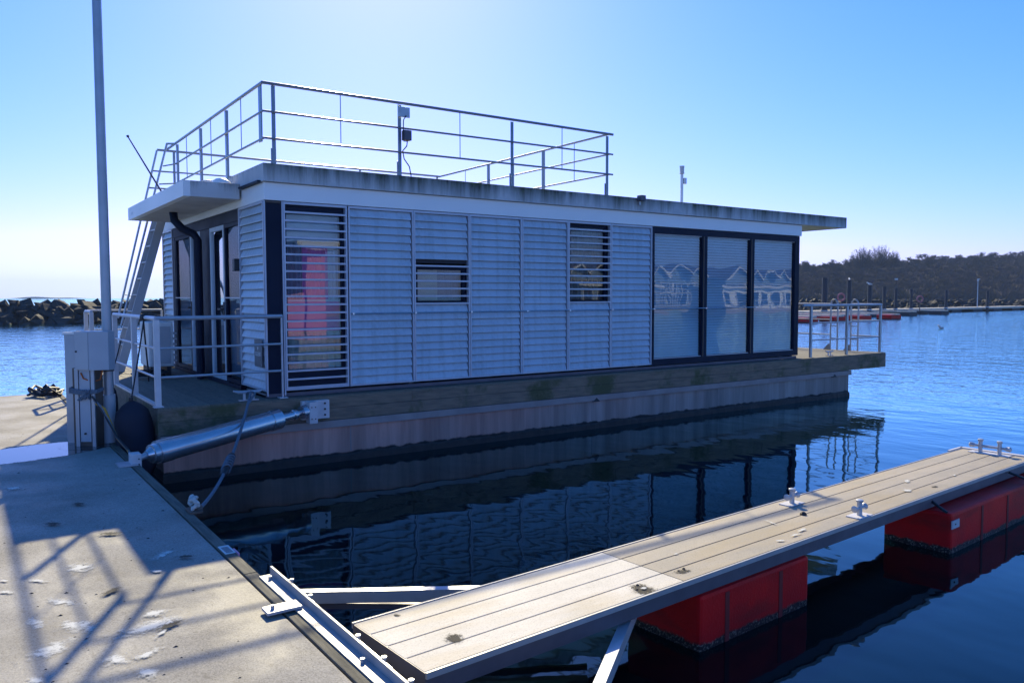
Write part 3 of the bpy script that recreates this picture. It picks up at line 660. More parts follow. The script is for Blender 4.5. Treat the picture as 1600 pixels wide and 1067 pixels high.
# two sensor boxes and a cable on the second post
MB().box(4.74, 4.90, 9.31, 9.335, 4.36, 4.49).build('junction_box', M['galv'], RR, bevel=.004)
MB().box(4.81, 4.92, 9.30, 9.38, 4.07, 4.20).build('sensor_box', M['darkalu'], RR, bevel=.008)
MB().tube([(4.84, 9.30, 4.38), (4.80, 9.30, 4.32), (4.80, 9.31, 4.15), (4.81, 9.31, 4.05), (4.86, 9.33, 4.06)], .007, 6).tube([(4.875, 9.34, 4.07), (4.86, 9.33, 4.0), (4.80, 9.33, 3.93), (4.82, 9.33, 3.83), (4.90, 9.34, 3.74), (4.93, 9.35, 3.62)], .008, 6).build('cable', M['black'], RR, smooth=True)

# ladder to the roof
LD = thing('ladder', None, None, (0,0,0)); LD.parent = HB; LD.location = Vector((2.2, 14.3, .85))-wloc(HB)
for y, nm in ((14.15, 'stile'), (14.62, 'stile')):
    MB().bar((2.13, y, .845), (2.90, y, 3.60), .022, .13, (1,0,0)).build(nm, M['cabinet'], LD)
for i in range(10):
    t = (i+.6)/10.2; x = 2.13+.77*t; z = .845+2.755*t
    MB().box(x-.055, x+.055, 14.165, 14.605, z-.012, z+.012).build('tread', M['cabinet'], LD)
rail((2.70-.58+.08, 14.66, 1.70), (2.878, 14.66, 4.54), .017, 'galv', LD, 'handrail'); rail((2.16, 14.10, 1.6), (2.925, 14.10, 4.57), .017, 'galv', LD, 'handrail')
rail((2.925, 14.10, 4.57), (3.0, 13.86, 4.54), .017, 'galv', LD, 'handrail'); rail((2.30, 14.66, 2.1), (2.42, 14.62, 2.06), .008, 'galv', LD, 'bracket')
rail((2.86, 14.10, 4.2), (3.0, 13.86, 4.215), .012, 'galv', LD, 'bracket'); rail((2.79, 14.10, 3.9), (3.0, 13.86, 3.9), .012, 'galv', LD, 'bracket')

# deck railings
DRL = thing('deck_railing', None, None, (0,0,0)); DRL.parent = HB; DRL.location = Vector((1.77, 9.32, .84))-wloc(HB)
def dpost(x, y, par, w_=.06, mat='whitemetal'): post(x, y, .835, 1.80, w_, w_, par, mat)
for y in (9.33, 10.68, 12.12): dpost(1.775, y, DRL)
for z in (1.815, 1.485, 1.165):
    rr0 = .024 if z > 1.8 else .014
    rail((1.775, 9.33, z), (3.175, 9.33, z+.004), rr0, 'galv', DRL); rail((1.775, 9.33, z), (1.775, 12.17, z), rr0, 'galv', DRL)
    rail((1.775, 14.43, z), (1.775, 15.72-.6, z), rr0, 'galv', DRL)
    rail((1.8, 15.1, z+.01), (2.97, 15.1, z+.01), rr0*.8, 'galv', DRL)
post(3.165, 9.33, .835, 1.83, .022, .022, DRL, 'galv'); post(2.97, 15.1, .835, 1.82, .03, .03, DRL, 'galv')
for y in (14.43, 15.10): dpost(1.775, y, DRL)
for p_ in ((1.775, 9.33), (1.775, 10.68), (1.775, 12.12), (3.165, 9.33)):
    MB().box(p_[0]-.05, p_[0]+.05, p_[1]-.05, p_[1]+.05, .8405, .85).build('foot_plate', M['whitemetal'], DRL)
for a, b_ in ((9.38, 10.62), (10.74, 12.06)): MB().box(1.752, 1.80, a, b_, .8405, .865).build('toe_strip', M['whitemetal'], DRL)
DRR = thing('deck_railing', None, None, (0,0,0)); DRR.parent = HB; DRR.location = Vector((16.1, 9.35, .84))-wloc(HB)
for x in (13.665, 14.88, 16.11): post(x, 9.35, .835, 1.84, .05, .04, DRR, 'galv')
for z in (1.855, 1.512, 1.175):
    r0 = .024 if z > 1.8 else .014
    rail((13.665 if z < 1.8 else 13.4, 9.35, z), (16.14, 9.35, z), r0, 'galv', DRR)
    rail((16.11, 9.35, z), (16.11, 10.0, z), r0, 'galv', DRR); rail((16.11, 10.5, z), (16.11, 15.1, z), r0, 'galv', DRR)
for y in (12.0, 13.6, 15.1): post(16.11, y, .835, 1.84, .04, .04, DRR, 'galv')
# two hooped bathing ladders on the end deck
for y in (9.86, 10.35):
    b_ = thing('swim_ladder', None, None, (0,0,0)); b_.parent = HB; b_.location = Vector((16.1, y, .84))-wloc(HB)
    pts = [(15.98, y+.085, .845), (15.98, y+.085, 1.83)] + [(15.98+.0, y+.085*math.cos(t), 1.83+.13*math.sin(t)) for t in [math.pi*k/8 for k in range(1, 8)]] + [(15.98, y-.085, 1.83), (15.98, y-.085, .845)]
    MB().tube(pts, .018, 8).build('hoop', M['galv'], b_, smooth=True)
    for z in (1.10, 1.38): MB().tube([(15.98, y-.085, z), (15.98, y+.085, z)], .012, 6).build('rung', M['galv'], b_)
    MB().prism([(0,0),(.16,0),(.03,.13),(0,.13)], (15.97, y+.10, .845), (.02,0,0), (0,1,0), (0,0,1)).build('foot_gusset', M['galv'], b_)
def deck_cleat(x, y, par, s=1.0, mat='galv'):
    c = MB(); z = .842
    c.box(x-.09*s, x+.09*s, y-.03, y+.03, z, z+.01)
    for d in (-.04*s, .04*s): c.tube([(x+d, y, z+.01), (x+d, y, z+.075*s)], .014*s, 8)
    c.tube([(x-.14*s, y, z+.095*s), (x-.09*s, y, z+.08*s), (x+.09*s, y, z+.08*s), (x+.14*s, y, z+.095*s)], [.009*s, .016*s, .016*s, .009*s], 8)
    return c.build('mooring_cleat', M[mat], par, smooth=True)
deck_cleat(14.4, 9.42, HB); deck_cleat(2.76, 9.33, HB, 1.25)
MB().tube([(14.86, 9.9, .36), (15.22, 9.9, .36), (15.22, 9.9, .54)], .013, 8).build('step_bracket', M['black'], HB)
# rooftop fittings
nl = thing('navigation_light', None, None, (0,0,0)); nl.parent = HB; nl.location = Vector((10.6, 10.2, 3.61))-wloc(HB)
xx, yy = 10.92, 10.2
MB().tube([(xx, yy, 3.6), (xx, yy, 4.26)], .026, 10).build('mast', M['alu'], nl, smooth=True)
MB().lathe((xx, yy, 4.26), [(.02,0),(.045,.01),(.045,.03),(.035,.035),(.04,.06),(.04,.12),(.045,.125),(.045,.15),(.02,.155)], 12).build('lantern', M['galv'], nl, smooth=True)
MB().box(xx+.03, xx+.10, yy-.03, yy+.03, 4.09, 4.20).build('housing', M['alu'], nl, bevel=.01)
fl = thing('floodlight', None, None, (0,0,0)); fl.parent = HB; fl.location = Vector((9.0, 9.3, 3.6))-wloc(HB)
MB().box(8.95, 9.06, 9.22, 9.32, 3.56, 3.65).build('lamp_head', M['darkalu'], fl, bevel=.012)
MB().box(8.985, 9.02, 9.30, 9.328, 3.50, 3.58).build('arm', M['galv'], fl)

# ------------------------------------------------------------------ things on the houseboat deck and between boat and pier
ac = thing('air_conditioner', 'pale grey outdoor air conditioning unit beside the ladder on the side deck', 'air conditioner', (2.7, 14.1, .84))
AX0, AX1, AY0, AY1 = 2.37, 2.73, 13.05, 13.75
MB().box(AX0, AX1, AY0, AY1, .98, 1.67).build('casing', M['curtain_white'], ac, bevel=.03)
MB().box(AX0+.05, AX1-.05, AY0-.014, AY0-.002, 1.03, 1.60).build('side_panel', M['cabinet'], ac, bevel=.004)
for i in range(6): MB().box(AX1+.003, AX1+.05, AY0+.05, AY1-.05, 1.05+i*.085, 1.075+i*.085).build('fin', M['galv'], ac)
for q_ in (AX0+.03, AX1-.10): MB().box(q_, q_+.06, AY0+.03, AY1-.05, .842, .978).build('foot', M['black'], ac)
hp = MB(); rnd = random.Random(9); pts = []
for i in range(46):
    t = i*.62; pts.append((2.30+.24*math.cos(t)*rnd.uniform(.5,1.3), 12.72+.20*math.sin(t)*rnd.uniform(.5,1.2), .86+.04*rnd.random()+.002*i))
hp.tube(pts, .014, 6)
tag(hp.build('hose_coil', M['black'], smooth=True), 'tangled black hose lying below the air conditioner', 'hose')

ant = thing('whip_antenna', 'thin dark whip antenna leaning over the canopy edge', 'antenna', (2.42, 12.0, 3.47))
MB().tube([(2.43, 12.0, 3.472), (1.99, 12.0, 4.24)], [.014, .009], 8).build('rod', M['darkalu'], ant)
MB().lathe((2.43, 12.0, 3.472), [(.04,0),(.04,.015),(.02,.04)], 10).build('base', M['galv'], ant)
MB().tube([(1.995, 12.0, 4.23), (1.985, 12.0, 4.255)], .018, 8).build('tip', M['black'], ant)

def rope_path(p, q, sag, n=14, side=0):
    p = Vector(p); q = Vector(q); out = []
    for i in range(n+1):
        t = i/n; v = p.lerp(q, t); v.z -= sag*4*t*(1-t); out.append(v)
    return out
# mooring strut
st = thing('mooring_strut', 'thick polished steel telescopic mooring strut between pier and houseboat', 'mooring strut', (1.34, 8.33, .44))
p0 = Vector((1.47, 8.38, .50)); p1 = Vector((3.36, 9.10, .685)); d = (p1-p0)
def along(t): return p0 + d*t
MB().box(1.20, 1.37, 8.20, 8.42, PZ+.002, PZ+.015).build('base_plate', M['galv'], st)
MB().box(1.315, 1.405, 8.235, 8.395, PZ-.03, PZ+.105).build('mount_block', M['whitemetal'], st, bevel=.004)
for y_, z_ in ((8.27, PZ+.03), (8.27, PZ+.08)):
    MB().tube([(1.36+.02, 8.236, z_-.02), (1.36+.02, 8.226, z_-.02)], .007, 6).build('bolt', M['black'], st)
MB().tube([(1.40, 8.33, .49), along(.0)], .03, 10).build('pivot', M['galv'], st, smooth=True)
MB().tube([along(.0), along(.025), along(.026), along(.055)], [.045, .075, .095, .10], 20).build('end_cone', M['steel'], st, smooth=True)
MB().tube([along(.055), along(.13)], .118, 24).build('collar', M['steel'], st, smooth=True)
MB().tube([along(.131), along(.735)], .112, 24).build('barrel', M['steel'], st, smooth=True)
MB().tube([along(.736), along(.80)], .120, 24).build('collar', M['steel'], st, smooth=True)
MB().tube([along(.80), along(.90)], .050, 16).tube([along(.90), along(.905), along(.925), along(.93)], [.05,.062,.062,.045], 16).tube([along(.93), along(.965)], [.04,.03], 12).build('piston_rod', M['steel'], st, smooth=True)
MB().tube([along(.965)-Vector((0,0,.0)), along(1.0)], [.075, .085], 16).build('ball_joint', M['steel'], st, smooth=True)
MB().box(3.38, 3.48, 9.02, 9.15, .545, .80).build('bracket_block', M['whitemetal'], st, bevel=.004)
MB().box(3.34, 3.68, 9.155, 9.225, .575, .80).build('bracket_plate', M['whitemetal'], st, bevel=.004)
for z_ in (.62, .69, .76):
    MB().tube([(3.62, 9.156, z_), (3.62, 9.140, z_)], .012, 6).build('bolt', M['black'], st)
    if z_ != .69:
        for x_ in (3.405, 3.45): MB().tube([(x_, 9.021, z_-.02), (x_, 9.012, z_-.02)], .007, 6).build('bolt', M['black'], st)

# mooring rope with rubber snubber
mr_ = thing('mooring_rope', 'slack mooring rope with a black rubber snubber tied to the pier edge', 'rope', (1.42, 6.2, .44))
a0 = Vector((2.76, 9.26, .93)); a1 = Vector((1.43, 6.18, .45))
path = rope_path(a0, a1, .20, 24)
MB().tube([Vector((2.74, 9.33, .93)), Vector((2.76, 9.24, .95))] + path[1:], .015, 8).build('rope', M['rope'], mr_, smooth=True)
MB().tube([Vector((2.80, 9.33, .94)), Vector((2.80, 9.22, .93)), path[2]], .013, 8).build('rope', M['rope'], mr_, smooth=True)
sp = path[11:16]
MB().tube([sp[0], sp[0].lerp(sp[1], .3), sp[1], sp[2], sp[3], sp[4].lerp(sp[3], .3), sp[4]], [.018, .04, .03, .03, .03, .038, .018], 12).build('snubber', M['black'], mr_, smooth=True)
cp = []
for i in range(90):
    t = i/89; s_ = t*3.0; k = 1+int(min(2.999, s_)); base = sp[0].lerp(sp[4], .2+.6*t); a_ = t*2*math.pi*5.0
    cp.append(base + Vector((math.cos(a_)*.038, 0, math.sin(a_)*.038)))
MB().tube(cp, .010, 6).build('coil', M['rope'], mr_, smooth=True)
cp = []
for i in range(60):
    t = i/59*2*math.pi*3; r_ = .052+.016*math.sin(i*.7); cp.append(Vector((1.40+.018*math.sin(i*.9)+.02*i/59, 6.20+r_*math.cos(t), .505+r_*.95*math.sin(t)*.9)))
MB().tube(cp, .013, 7).build('knot', M['ropewhite'], mr_, smooth=True)
MB().tube([(1.40, 6.16, .47), (1.44, 6.19, .455)], .04, 10).box(1.36, 1.45, 6.10, 6.27, PZ+.004, PZ+.02).build('eye_plate', M['brownpost'], mr_)

# fenders
def fender(lbl, x, y, z0, z1, r, rail_pt, lean=.0):
    f = thing('fender', lbl, 'fender', (x, y, z0), 'black fenders hanging between pier and houseboat')
    h = z1-z0; pr = [(r*.25, 0), (r*.75, h*.05), (r, h*.16), (r*1.02, h*.5), (r*.98, h*.74), (r*.84, h*.87), (r*.5, h*.95), (.03, h)]
    rot = Matrix.Rotation(lean, 3, Vector((-.5, 1, 0)))
    MB().lathe((x, y, z0), pr, 24, rot).build('body', M['blackcloth'], f, smooth=True)
    top = Vector((x, y, z0)) + rot @ Vector((0,0,h))
    MB().tube([top-Vector((0,0,.02)), top+Vector((0,0,.04))], .022, 8).build('eye', M['black'], f)
    MB().tube(rope_path(top, rail_pt, .02, 8), .009, 6).build('line', M['black'], f, smooth=True)
    return f
fender('large black fender hanging on a line between deck corner and pier', 1.60, 9.50, .06, .92, .195, (1.775, 10.0, 1.81), -.10)
fender('narrow black fender half hidden behind the flagpole sleeve', 1.50, 10.85, .30, .98, .10, (1.775, 11.6, 1.50))
wr = MB()
for i in range(5):
    y = 9.93+i*.028; wr.tube([Vector((1.775+.032*math.cos(t), y+.004*math.sin(3*t), 1.815+.032*math.sin(t))) for t in [2*math.pi*k/12 for k in range(13)]], .010, 6)
wr.tube([(1.775, 10.05, 1.79), (1.80, 10.10, 1.5), (1.82, 10.1, 1.2), (1.84, 10.2, 1.05)], .010, 6)
tag(wr.build('line_lashing', M['black'], smooth=True), 'black line wound around the deck rail and hanging down', 'rope')

# flagpole with sleeve
fp = thing('flagpole', 'tall pale metal flagpole standing in a sleeve at the pier edge', 'flagpole', (1.345, 9.72, .44))
MB().tube([(1.345, 9.72, .44), (1.345, 9.72, 1.05), (1.345, 9.72, 9.0)], [.052, .052, .042], 20).build('pole', M['polemetal'], fp, smooth=True)
MB().tube([(1.345, 9.72, .20), (1.345, 9.72, .975)], .066, 20).build('sleeve', M['cabinet'], fp, smooth=True)
MB().tube([(1.345, 9.72, 1.235), (1.345, 9.72, 1.25)], .062, 16).box(1.26, 1.29, 9.70, 9.74, 1.232, 1.252).build('clamp', M['brownpost'], fp)
MB().lathe((1.345, 9.72, 9.0), [(.045,0),(.06,.03),(.05,.08),(.02,.1)], 12).build('cap', M['alu'], fp, smooth=True)

# service cabinet
cb = thing('service_cabinet', 'grey metal service cabinet on a profile post at the end of the boat deck', 'cabinet', (1.06, 9.7, .44))
nv = er.copy()
Mx = Matrix(((er.x, ef.x, 0), (er.y, ef.y, 0), (0, 0, 1))).to_4x4(); Mx.translation = Vector((1.075, 9.72, .44)) + er*.08
rt_ = Matrix.Translation(Mx.translation) @ (Mx.to_3x3().to_4x4())
MB().box(-.135, .105, -.07, .10, .0, .85, rt_).build('post', M['brownpost'], cb, bevel=.006)
MB().box(-.055, .06, -.085, -.072, .05, .85, rt_).build('cover_strip', M['cabinet'], cb, bevel=.003)
MB().box(-.10, -.06, -.095, -.072, .0, .85, rt_).box(.075, .112, -.095, -.072, .0, .85, rt_).build('profile_flange', M['polemetal'], cb, bevel=.003)
MB().tube([rt_ @ Vector((0,-.086,.14)), rt_ @ Vector((0,-.098,.14))], .012, 8).build('screw', M['black'], cb)
cv = MB(); A_ = [(-.085,-.10),(.10,-.155),(.28,-.10),(.28,.04),(-.085,.04)]
cv.add([rt_ @ Vector((a, b_, z)) for z in (.83, 1.245) for a, b_ in A_], [(4,3,2,1,0),(5,6,7,8,9)] + [(i, (i+1) % 5, (i+1) % 5+5, i+5) for i in range(5)])
cv.build('box', M['cabinet'], cb, bevel=.006)
MB().add([rt_ @ Vector(q) for q in ((-.078,-.108,.84),(.09,-.158,.84),(.09,-.158,1.235),(-.078,-.108,1.235),(-.078,-.098,.84),(.09,-.148,.84),(.09,-.148,1.235),(-.078,-.098,1.235))], [(0,1,2,3),(7,6,5,4),(0,4,5,1),(1,5,6,2),(2,6,7,3),(3,7,4,0)]).build('door', M['cabinet'], cb)
MB().tube([rt_ @ Vector((-.06,-.11,1.03)), rt_ @ Vector((-.06,-.124,1.03))], .010, 8).build('lock', M['black'], cb)
MB().box(-.31, -.20, .11, .19, .0, 1.20, rt_).build('rear_post', M['polemetal'], cb, bevel=.004)
MB().box(-.325, -.19, .10, .20, 1.20, 1.225, rt_).build('post_cap', M['curtain_white'], cb)
cc = MB().tube([rt_ @ Vector(q) for q in ((.16,.0,.83),(.14,-.02,.72),(.08,-.06,.70),(.0,-.1,.74),(-.03,-.09,.80))], .008, 6)
cc.build('cable', M['orange'], cb, smooth=True)
for k, (m_, off) in enumerate((('black', 0), ('rope', .02), ('yellow', .04))):
    pts = [rt_ @ Vector((.10+off, -.12, .55-off*2)), rt_ @ Vector((.20+off, -.14, .42)), Vector((1.34+off*.5, 9.30+off, .58-off)), Vector((1.40, 8.9+off*2, .47)), Vector((1.36+off*.3, 8.55, .46))]
    o = MB().tube(pts, .013 if k else .010, 8).build('service_cable', M[m_], smooth=True)
    tag(o, ['black cable tied round the cabinet post', 'grey blue hose running from the cabinet post to the strut', 'yellow cable hanging at the pier edge below the flagpole'][k], 'cable', 'cables at the cabinet post')
rp_ = MB(); rnd = random.Random(2)
for i in range(3):
    rp_.tube([rt_ @ Vector(q) for q in ((-.155,.0,.60+i*.02),(-.15,-.1,.59+i*.02),(.0,-.115,.57+i*.015),(.13,-.09,.585+i*.01),(.13,.05,.6+i*.01))], .012, 6)
for i in range(6): rp_.tube([rt_ @ Vector((rnd.uniform(-.06,.08), -.12, rnd.uniform(.5,.62))) for _ in range(4)], .010, 6)
tag(rp_.build('tied_rope', M['rope'], smooth=True), 'dark rope knotted around the cabinet post', 'rope')
# heap of lines at the far end of the pier
hp = MB(); rnd = random.Random(4); pts = []
for i in range(70):
    t = i*.7; pts.append((1.13+.26*math.cos(t)*rnd.uniform(.3,1.0)+(.0), 14.9+.35*math.sin(t)*rnd.uniform(.3,1), PZ+.03+.17*rnd.random()*(1-i/110)))
hp.tube(pts, .02, 6)
tag(hp.build('rope_heap', M['black'], smooth=True), 'black heap of mooring lines at the far end of the pier', 'rope')
# label plate on edge timber
sk = MB().box(1.32, 1.385, 5.02, 5.20, PZ+.0045, PZ+.008).build('edge_label', M['curtain_white'], None)
sk.location = (0,0,0); tag(sk, 'small worn white label plate with a red end on the pier edge timber', 'label')
MB().box(1.387, 1.397, 4.98, 5.10, PZ-.02, PZ+.01).build('red_end', M['redhull'], sk)
for i in range(6): MB().box(1.33, 1.372, 5.04+i*.022, 5.05+i*.022, PZ+.0085, PZ+.0095).build('print_line', M['darkalu'], sk)

# ------------------------------------------------------------------ finger jetty
JA = math.atan2(.473, 7.07); jo = Vector((1.546, 3.594, 0))
JT = Matrix.Translation(jo) @ Matrix.Rotation(JA, 4, 'Z')
J = thing('finger_jetty', 'narrow plank finger jetty on red floats in the right foreground', 'jetty', (1.55, 3.25, 0))
JL, JW = 7.12, .672
def jbox(x0, x1, y0, y1, z0, z1): return MB().box(x0, x1, y0, y1, z0, z1, JT)
skew = .0
fr = jbox(.012, JL, -JW+.006, -JW+.03, .335, PZ-.004).box(.012, JL, -.03, -.006, .335, PZ-.004, JT).box(.0, .012, -JW+.006, -.006, .335, PZ-.002, JT).box(JL-.02, JL, -JW+.03, -.03, .335, PZ-.004, JT)
fr.build('frame', M['darkalu'], J)
jbox(.02, JL-.03, -JW+.031, -.031, PZ-.045, PZ-.034).build('gap_shade_sheet', M['black'], J)  # black sheet added below the planks, stands in for shade in the gaps
jbox(.0, JL, -JW-.006, -JW+.006, PZ-.025, PZ+.004).build('edge_trim', M['trim'], J)
jbox(.0, JL, -.006, .006, PZ-.025, PZ+.004).build('edge_trim', M['trim'], J)
seam = 1.735; pw = (JW-.018)/4
for i in range(4):
    y1 = -.009 - i*pw; y0 = y1-pw+.010
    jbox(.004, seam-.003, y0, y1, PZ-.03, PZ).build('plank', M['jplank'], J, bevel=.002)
    jbox(seam+.003, JL-.03, y0, y1, PZ-.03, PZ).build('plank', M['jplank2'], J, bevel=.002)
jbox(JL-.028, JL+.03, -JW-.02, .03, PZ-.002, PZ+.012).box(JL-.30, JL+.03, .008, .035, PZ-.002, PZ+.012, JT).build('end_guard', M['whitemetal'], J, bevel=.003)
def jfloat(x0, x1, y0, y1, zt, ribs, plate=False):
    o = MB().box(x0, x1, y0, y1, -.35, zt, JT).build('float', M['float'], J, bevel=.024)
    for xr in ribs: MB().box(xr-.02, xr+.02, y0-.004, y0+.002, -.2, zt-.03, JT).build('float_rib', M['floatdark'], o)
    if plate:
        MB().box(x0-.006, x0+.13, y0-.010, y0-.002, zt-.12, zt-.055, JT).build('plate', M['alu'], o)
        MB().tube([JT @ Vector((x0+.05, y0-.011, zt-.085)), JT @ Vector((x0+.05, y0-.016, zt-.085))], .006, 6).build('plate_hole', M['black'], o)
    return o
jfloat(1.845, 2.99, -JW-.012, -.12, .330, (2.10, 2.66))
jfloat(4.80, 7.0, -JW-.165, -.30, .322, (5.40, 5.95, 6.5), True)
for q_ in ([(6.40, 3.12, .325), (6.44, 3.30, .40)], [(8.05, 3.12, .325), (8.0, 3.35, .40)]): MB().tube(q_, .012, 6).build('float_strap', M['black'], J)
def cross_cleat(jx, jy, s=1.0, double=False, ang=0):
    T = JT @ Matrix.Translation((jx, jy, PZ)) @ Matrix.Rotation(ang, 4, 'Z')
    c = J_c = bpy.data.objects.new('mooring_cleat', None); col.objects.link(c); c.parent = J
    c.location = (T @ Vector((0,0,0)))-wloc(J)
    R3 = T.to_3x3()
    L_ = .17 if double else .075
    MB().box(-L_*1.0-.02, L_*1.0+.02, -.055, .055, .0, .008, T).build('base_plate', M['whitemetal'], c, bevel=.003)
    for dx in ((-.09, .09) if double else (0,)):
        MB().lathe(T @ Vector((dx, 0, .008)), [(.020,0),(.019,.03),(.019,.13*s),(.024,.135*s),(.027,.142*s),(.026,.155*s),(.018,.16*s)], 14, R3).build('post', M['galv'], c, smooth=True)
    for sgn in (-1, 1):
        b_ = MB(); e = L_ + (.02 if double else 0)
        b_.tube([T @ Vector((sgn*(.11 if double else .018), 0, .085*s)), T @ Vector((sgn*e*.72, 0, .085*s)), T @ Vector((sgn*e*.80, 0, .085*s)), T @ Vector((sgn*e*.98, 0, .085*s)), T @ Vector((sgn*e*1.04, 0, .085*s))], [.013, .013, .022, .026, .015], 12)
        b_.build('horn', M['galv'], c, smooth=True)
    if double: MB().tube([T @ Vector((-.075,0,.085*s)), T @ Vector((.075,0,.085*s))], .014, 12).build('crossbar', M['galv'], c, smooth=True)
def jloc(x, y): q = JT.inverted() @ Vector((x, y, 0)); return q.x, q.y
a_, b_ = jloc(5.25, 3.73); cross_cleat(a_, b_, .72)
a_, b_ = jloc(5.36, 3.235); cross_cleat(a_, b_, .72)
a_, b_ = jloc(8.62, 3.78); cross_cleat(JL-.12, -.30, .85, True, R(88))
JD = [(1.868,3.152,0.046,-0.033,-0.034,-0.056),(1.77,3.555,0.017,-0.012,-0.008,-0.016),(3.036,3.094,0.043,-0.082,-0.068,-0.062),(3.423,3.164,0.061,-0.024,-0.03,-0.03),(6.7,3.37,0.042,-0.014,-0.04,-0.021)]
decals('dark_scuffs', M['soot'], JD, PZ+.002, J, 'dark rings of dirt on the jetty planks')
decals('bird_droppings', M['dropping'], [(3.621,3.401,0.02,-0.01,-0.015,-0.018),(4.378,3.195,0.033,-0.024,-0.022,-0.017),(6.689,3.602,0.026,-0.018,-0.072,-0.039),(6.369,3.428,0.045,-0.032,-0.055,-0.03),(4.702,3.255,0.083,0.008,-0.029,-0.025),(4.566,3.211,0.07,-0.001,-0.023,-0.019),(7.249,3.479,0.02,-0.008,-0.027,-0.013),(4.677,3.497,-0.014,-0.077,-0.014,-0.009),(3.04,3.09,.02,-.01,-.01,-.02)], PZ+.006, J, 'white bird droppings on the jetty planks')
lb = MB(); rnd = random.Random(8)
for (x, y, n_, sp_) in ((3.04, 3.10, 4, .035), (3.45, 3.17, 3, .02), (5.05, 3.49, 1, .01)):
    for i in range(n_):
        cx_, cy_ = x+rnd.gauss(0, sp_), y+rnd.gauss(0, sp_*.6); s_ = rnd.uniform(.005, .014)*(1.8 if i == 0 else 1)
        lb.lathe((cx_, cy_, PZ), [(s_, 0), (s_*.9, s_*.5), (s_*.4, s_*.9)], 6)
tag(lb.build('dirt_lumps', M['seaweed'], J), 'small dark lumps of dirt on the jetty planks', kind='stuff')
# diagonal braces and hinge rail joining jetty to pier
MB().bar((1.47, 4.56, .285), (3.05, 3.57, .285), .055, .07).build('brace', M['alu'], J)
MB().bar((1.47, 1.98, .285), (3.05, 3.19, .285), .055, .07).build('brace', M['alu'], J)
MB().bar((1.50, 4.55, .23), (3.05, 3.58, .19), .03, .03).build('lower_brace', M['darkalu'], J)
MB().box(1.365, 1.43, 1.4, 4.49, PZ+.005, PZ+.013).box(1.430, 1.442, 1.4, 4.49, PZ-.13, PZ+.058).build('hinge_rail', M['trim'], J)
MB().box(1.22, 1.40, 3.885, 3.985, PZ+.014, PZ+.03).build('clamp_plate', M['alu'], J, bevel=.003)
MB().tube([(1.26, 3.93, PZ+.03), (1.26, 3.93, PZ+.05)], .012, 6).build('bolt', M['galv'], J)
for y, x, z in ((4.40, 1.40, .013), (3.15, 1.40, .013)):
    MB().tube([(x, y, PZ+z), (x, y, PZ+z+.02)], .011, 6).build('bolt', M['galv'], J)
for y in (4.2, 3.92, 3.32, 3.05, 2.8): 
    MB().tube([(1.455, y, PZ+.03), (1.455, y, PZ+.056)], .008, 8).tube([(1.455, y, PZ+.056), (1.455, y, PZ+.064)], .013, 8).build('hinge_pin', M['galv'], J)
MB().box(1.443, 1.47, 4.30, 3.9, PZ-.1, PZ+.03).box(1.443, 1.47, 3.35, 3.0, PZ-.1, PZ+.03).build('hinge_plate', M['alu'], J)

# ------------------------------------------------------------------ breakwater
BW = thing('breakwater', 'long rubble breakwater of dark boulders across the basin', 'breakwater', (16, 70, 0))
path = [(-150,84),(-60,76),(16,70.5),(60,76),(92,69),(120,50),(190,-5)]
def pw_(s):
    """point and outward (far side) normal at arc length s"""
    for a, b in zip(path, path[1:]):
        a = Vector(a); b = Vector(b); L_ = (b-a).length
        if s <= L_: d_ = (b-a)/L_; return a+d_*s, Vector((-d_.y, d_.x))
        s -= L_
    return Vector(path[-1]), Vector((1,1)).normalized()
tot = sum((Vector(b)-Vector(a)).length for a, b in zip(path, path[1:]))
core = MB(); n = 120; vs_ = []
for i in range(n+1):
    p, nn = pw_(tot*i/n*.999)
    hh = 1.5 if p.x < 70 else 1.2
    for off, z in ((.7, -.6), (3.2, hh-.2), (6.5, hh-.2), (9.5, -.6)): q = p+nn*off; vs_.append((q.x, q.y, z))
core.add(vs_, [(4*i+k, 4*i+k+1, 4*i+5+k, 4*i+4+k) for i in range(n) for k in range(3)])
core.build('core', M['rock'], BW)
def rockmesh(seed):
    rnd = random.Random(seed); bm = bmesh.new()
    for i in range(10):
        v = Vector((rnd.gauss(0,1), rnd.gauss(0,1), rnd.gauss(0,1))).normalized(); s_ = rnd.uniform(.75, 1.25)
        bm.verts.new((v.x*s_*.68, v.y*s_*.56, v.z*s_*.48))
    r_ = bmesh.ops.convex_hull(bm, input=bm.verts); 
    bmesh.ops.delete(bm, geom=[g for g in r_['geom_interior'] if isinstance(g, bmesh.types.BMVert)], context='VERTS')
    bmesh.ops.recalc_face_normals(bm, faces=bm.faces)
    me = bpy.data.meshes.new('rock'); bm.to_mesh(me); bm.free(); me.materials.append(M['rock']); return me
RM = [rockmesh(i) for i in range(14)]
cand = []; rnd = random.Random(21); s = 0
while s < tot:
    p, nn = pw_(s); far = p.x > 74; sz = .85 if far else 1.02; hh = 1.5 if p.x < 70 else 1.2
    for row in range(6):
        t = row/5; off = .3+t*3.4+rnd.uniform(-.3,.3); z = -.15+t*hh+rnd.uniform(-.12,.12)
        q = p+nn*off + Vector((-nn.y, nn.x))*rnd.uniform(-.5,.5)
        cand.append((q.x, q.y, z, sz*rnd.uniform(.6, 1.35)*(1.2 if row == 0 else 1), rnd.random()))
    if rnd.random() < .8:
        q = p+nn*rnd.uniform(4.4, 6.5); cand.append((q.x, q.y, hh-.05, sz*rnd.uniform(.8,1.1), rnd.random()))
    s += .72 if far else .86
def inview(x, y):
    v = Vector((x, y, 1))-Vector((0,0,2.05)); z = v.dot(fw)
    if z <= 1: return None
    return 800+F*v.dot(rt)/z, z
vis = []; rest = []
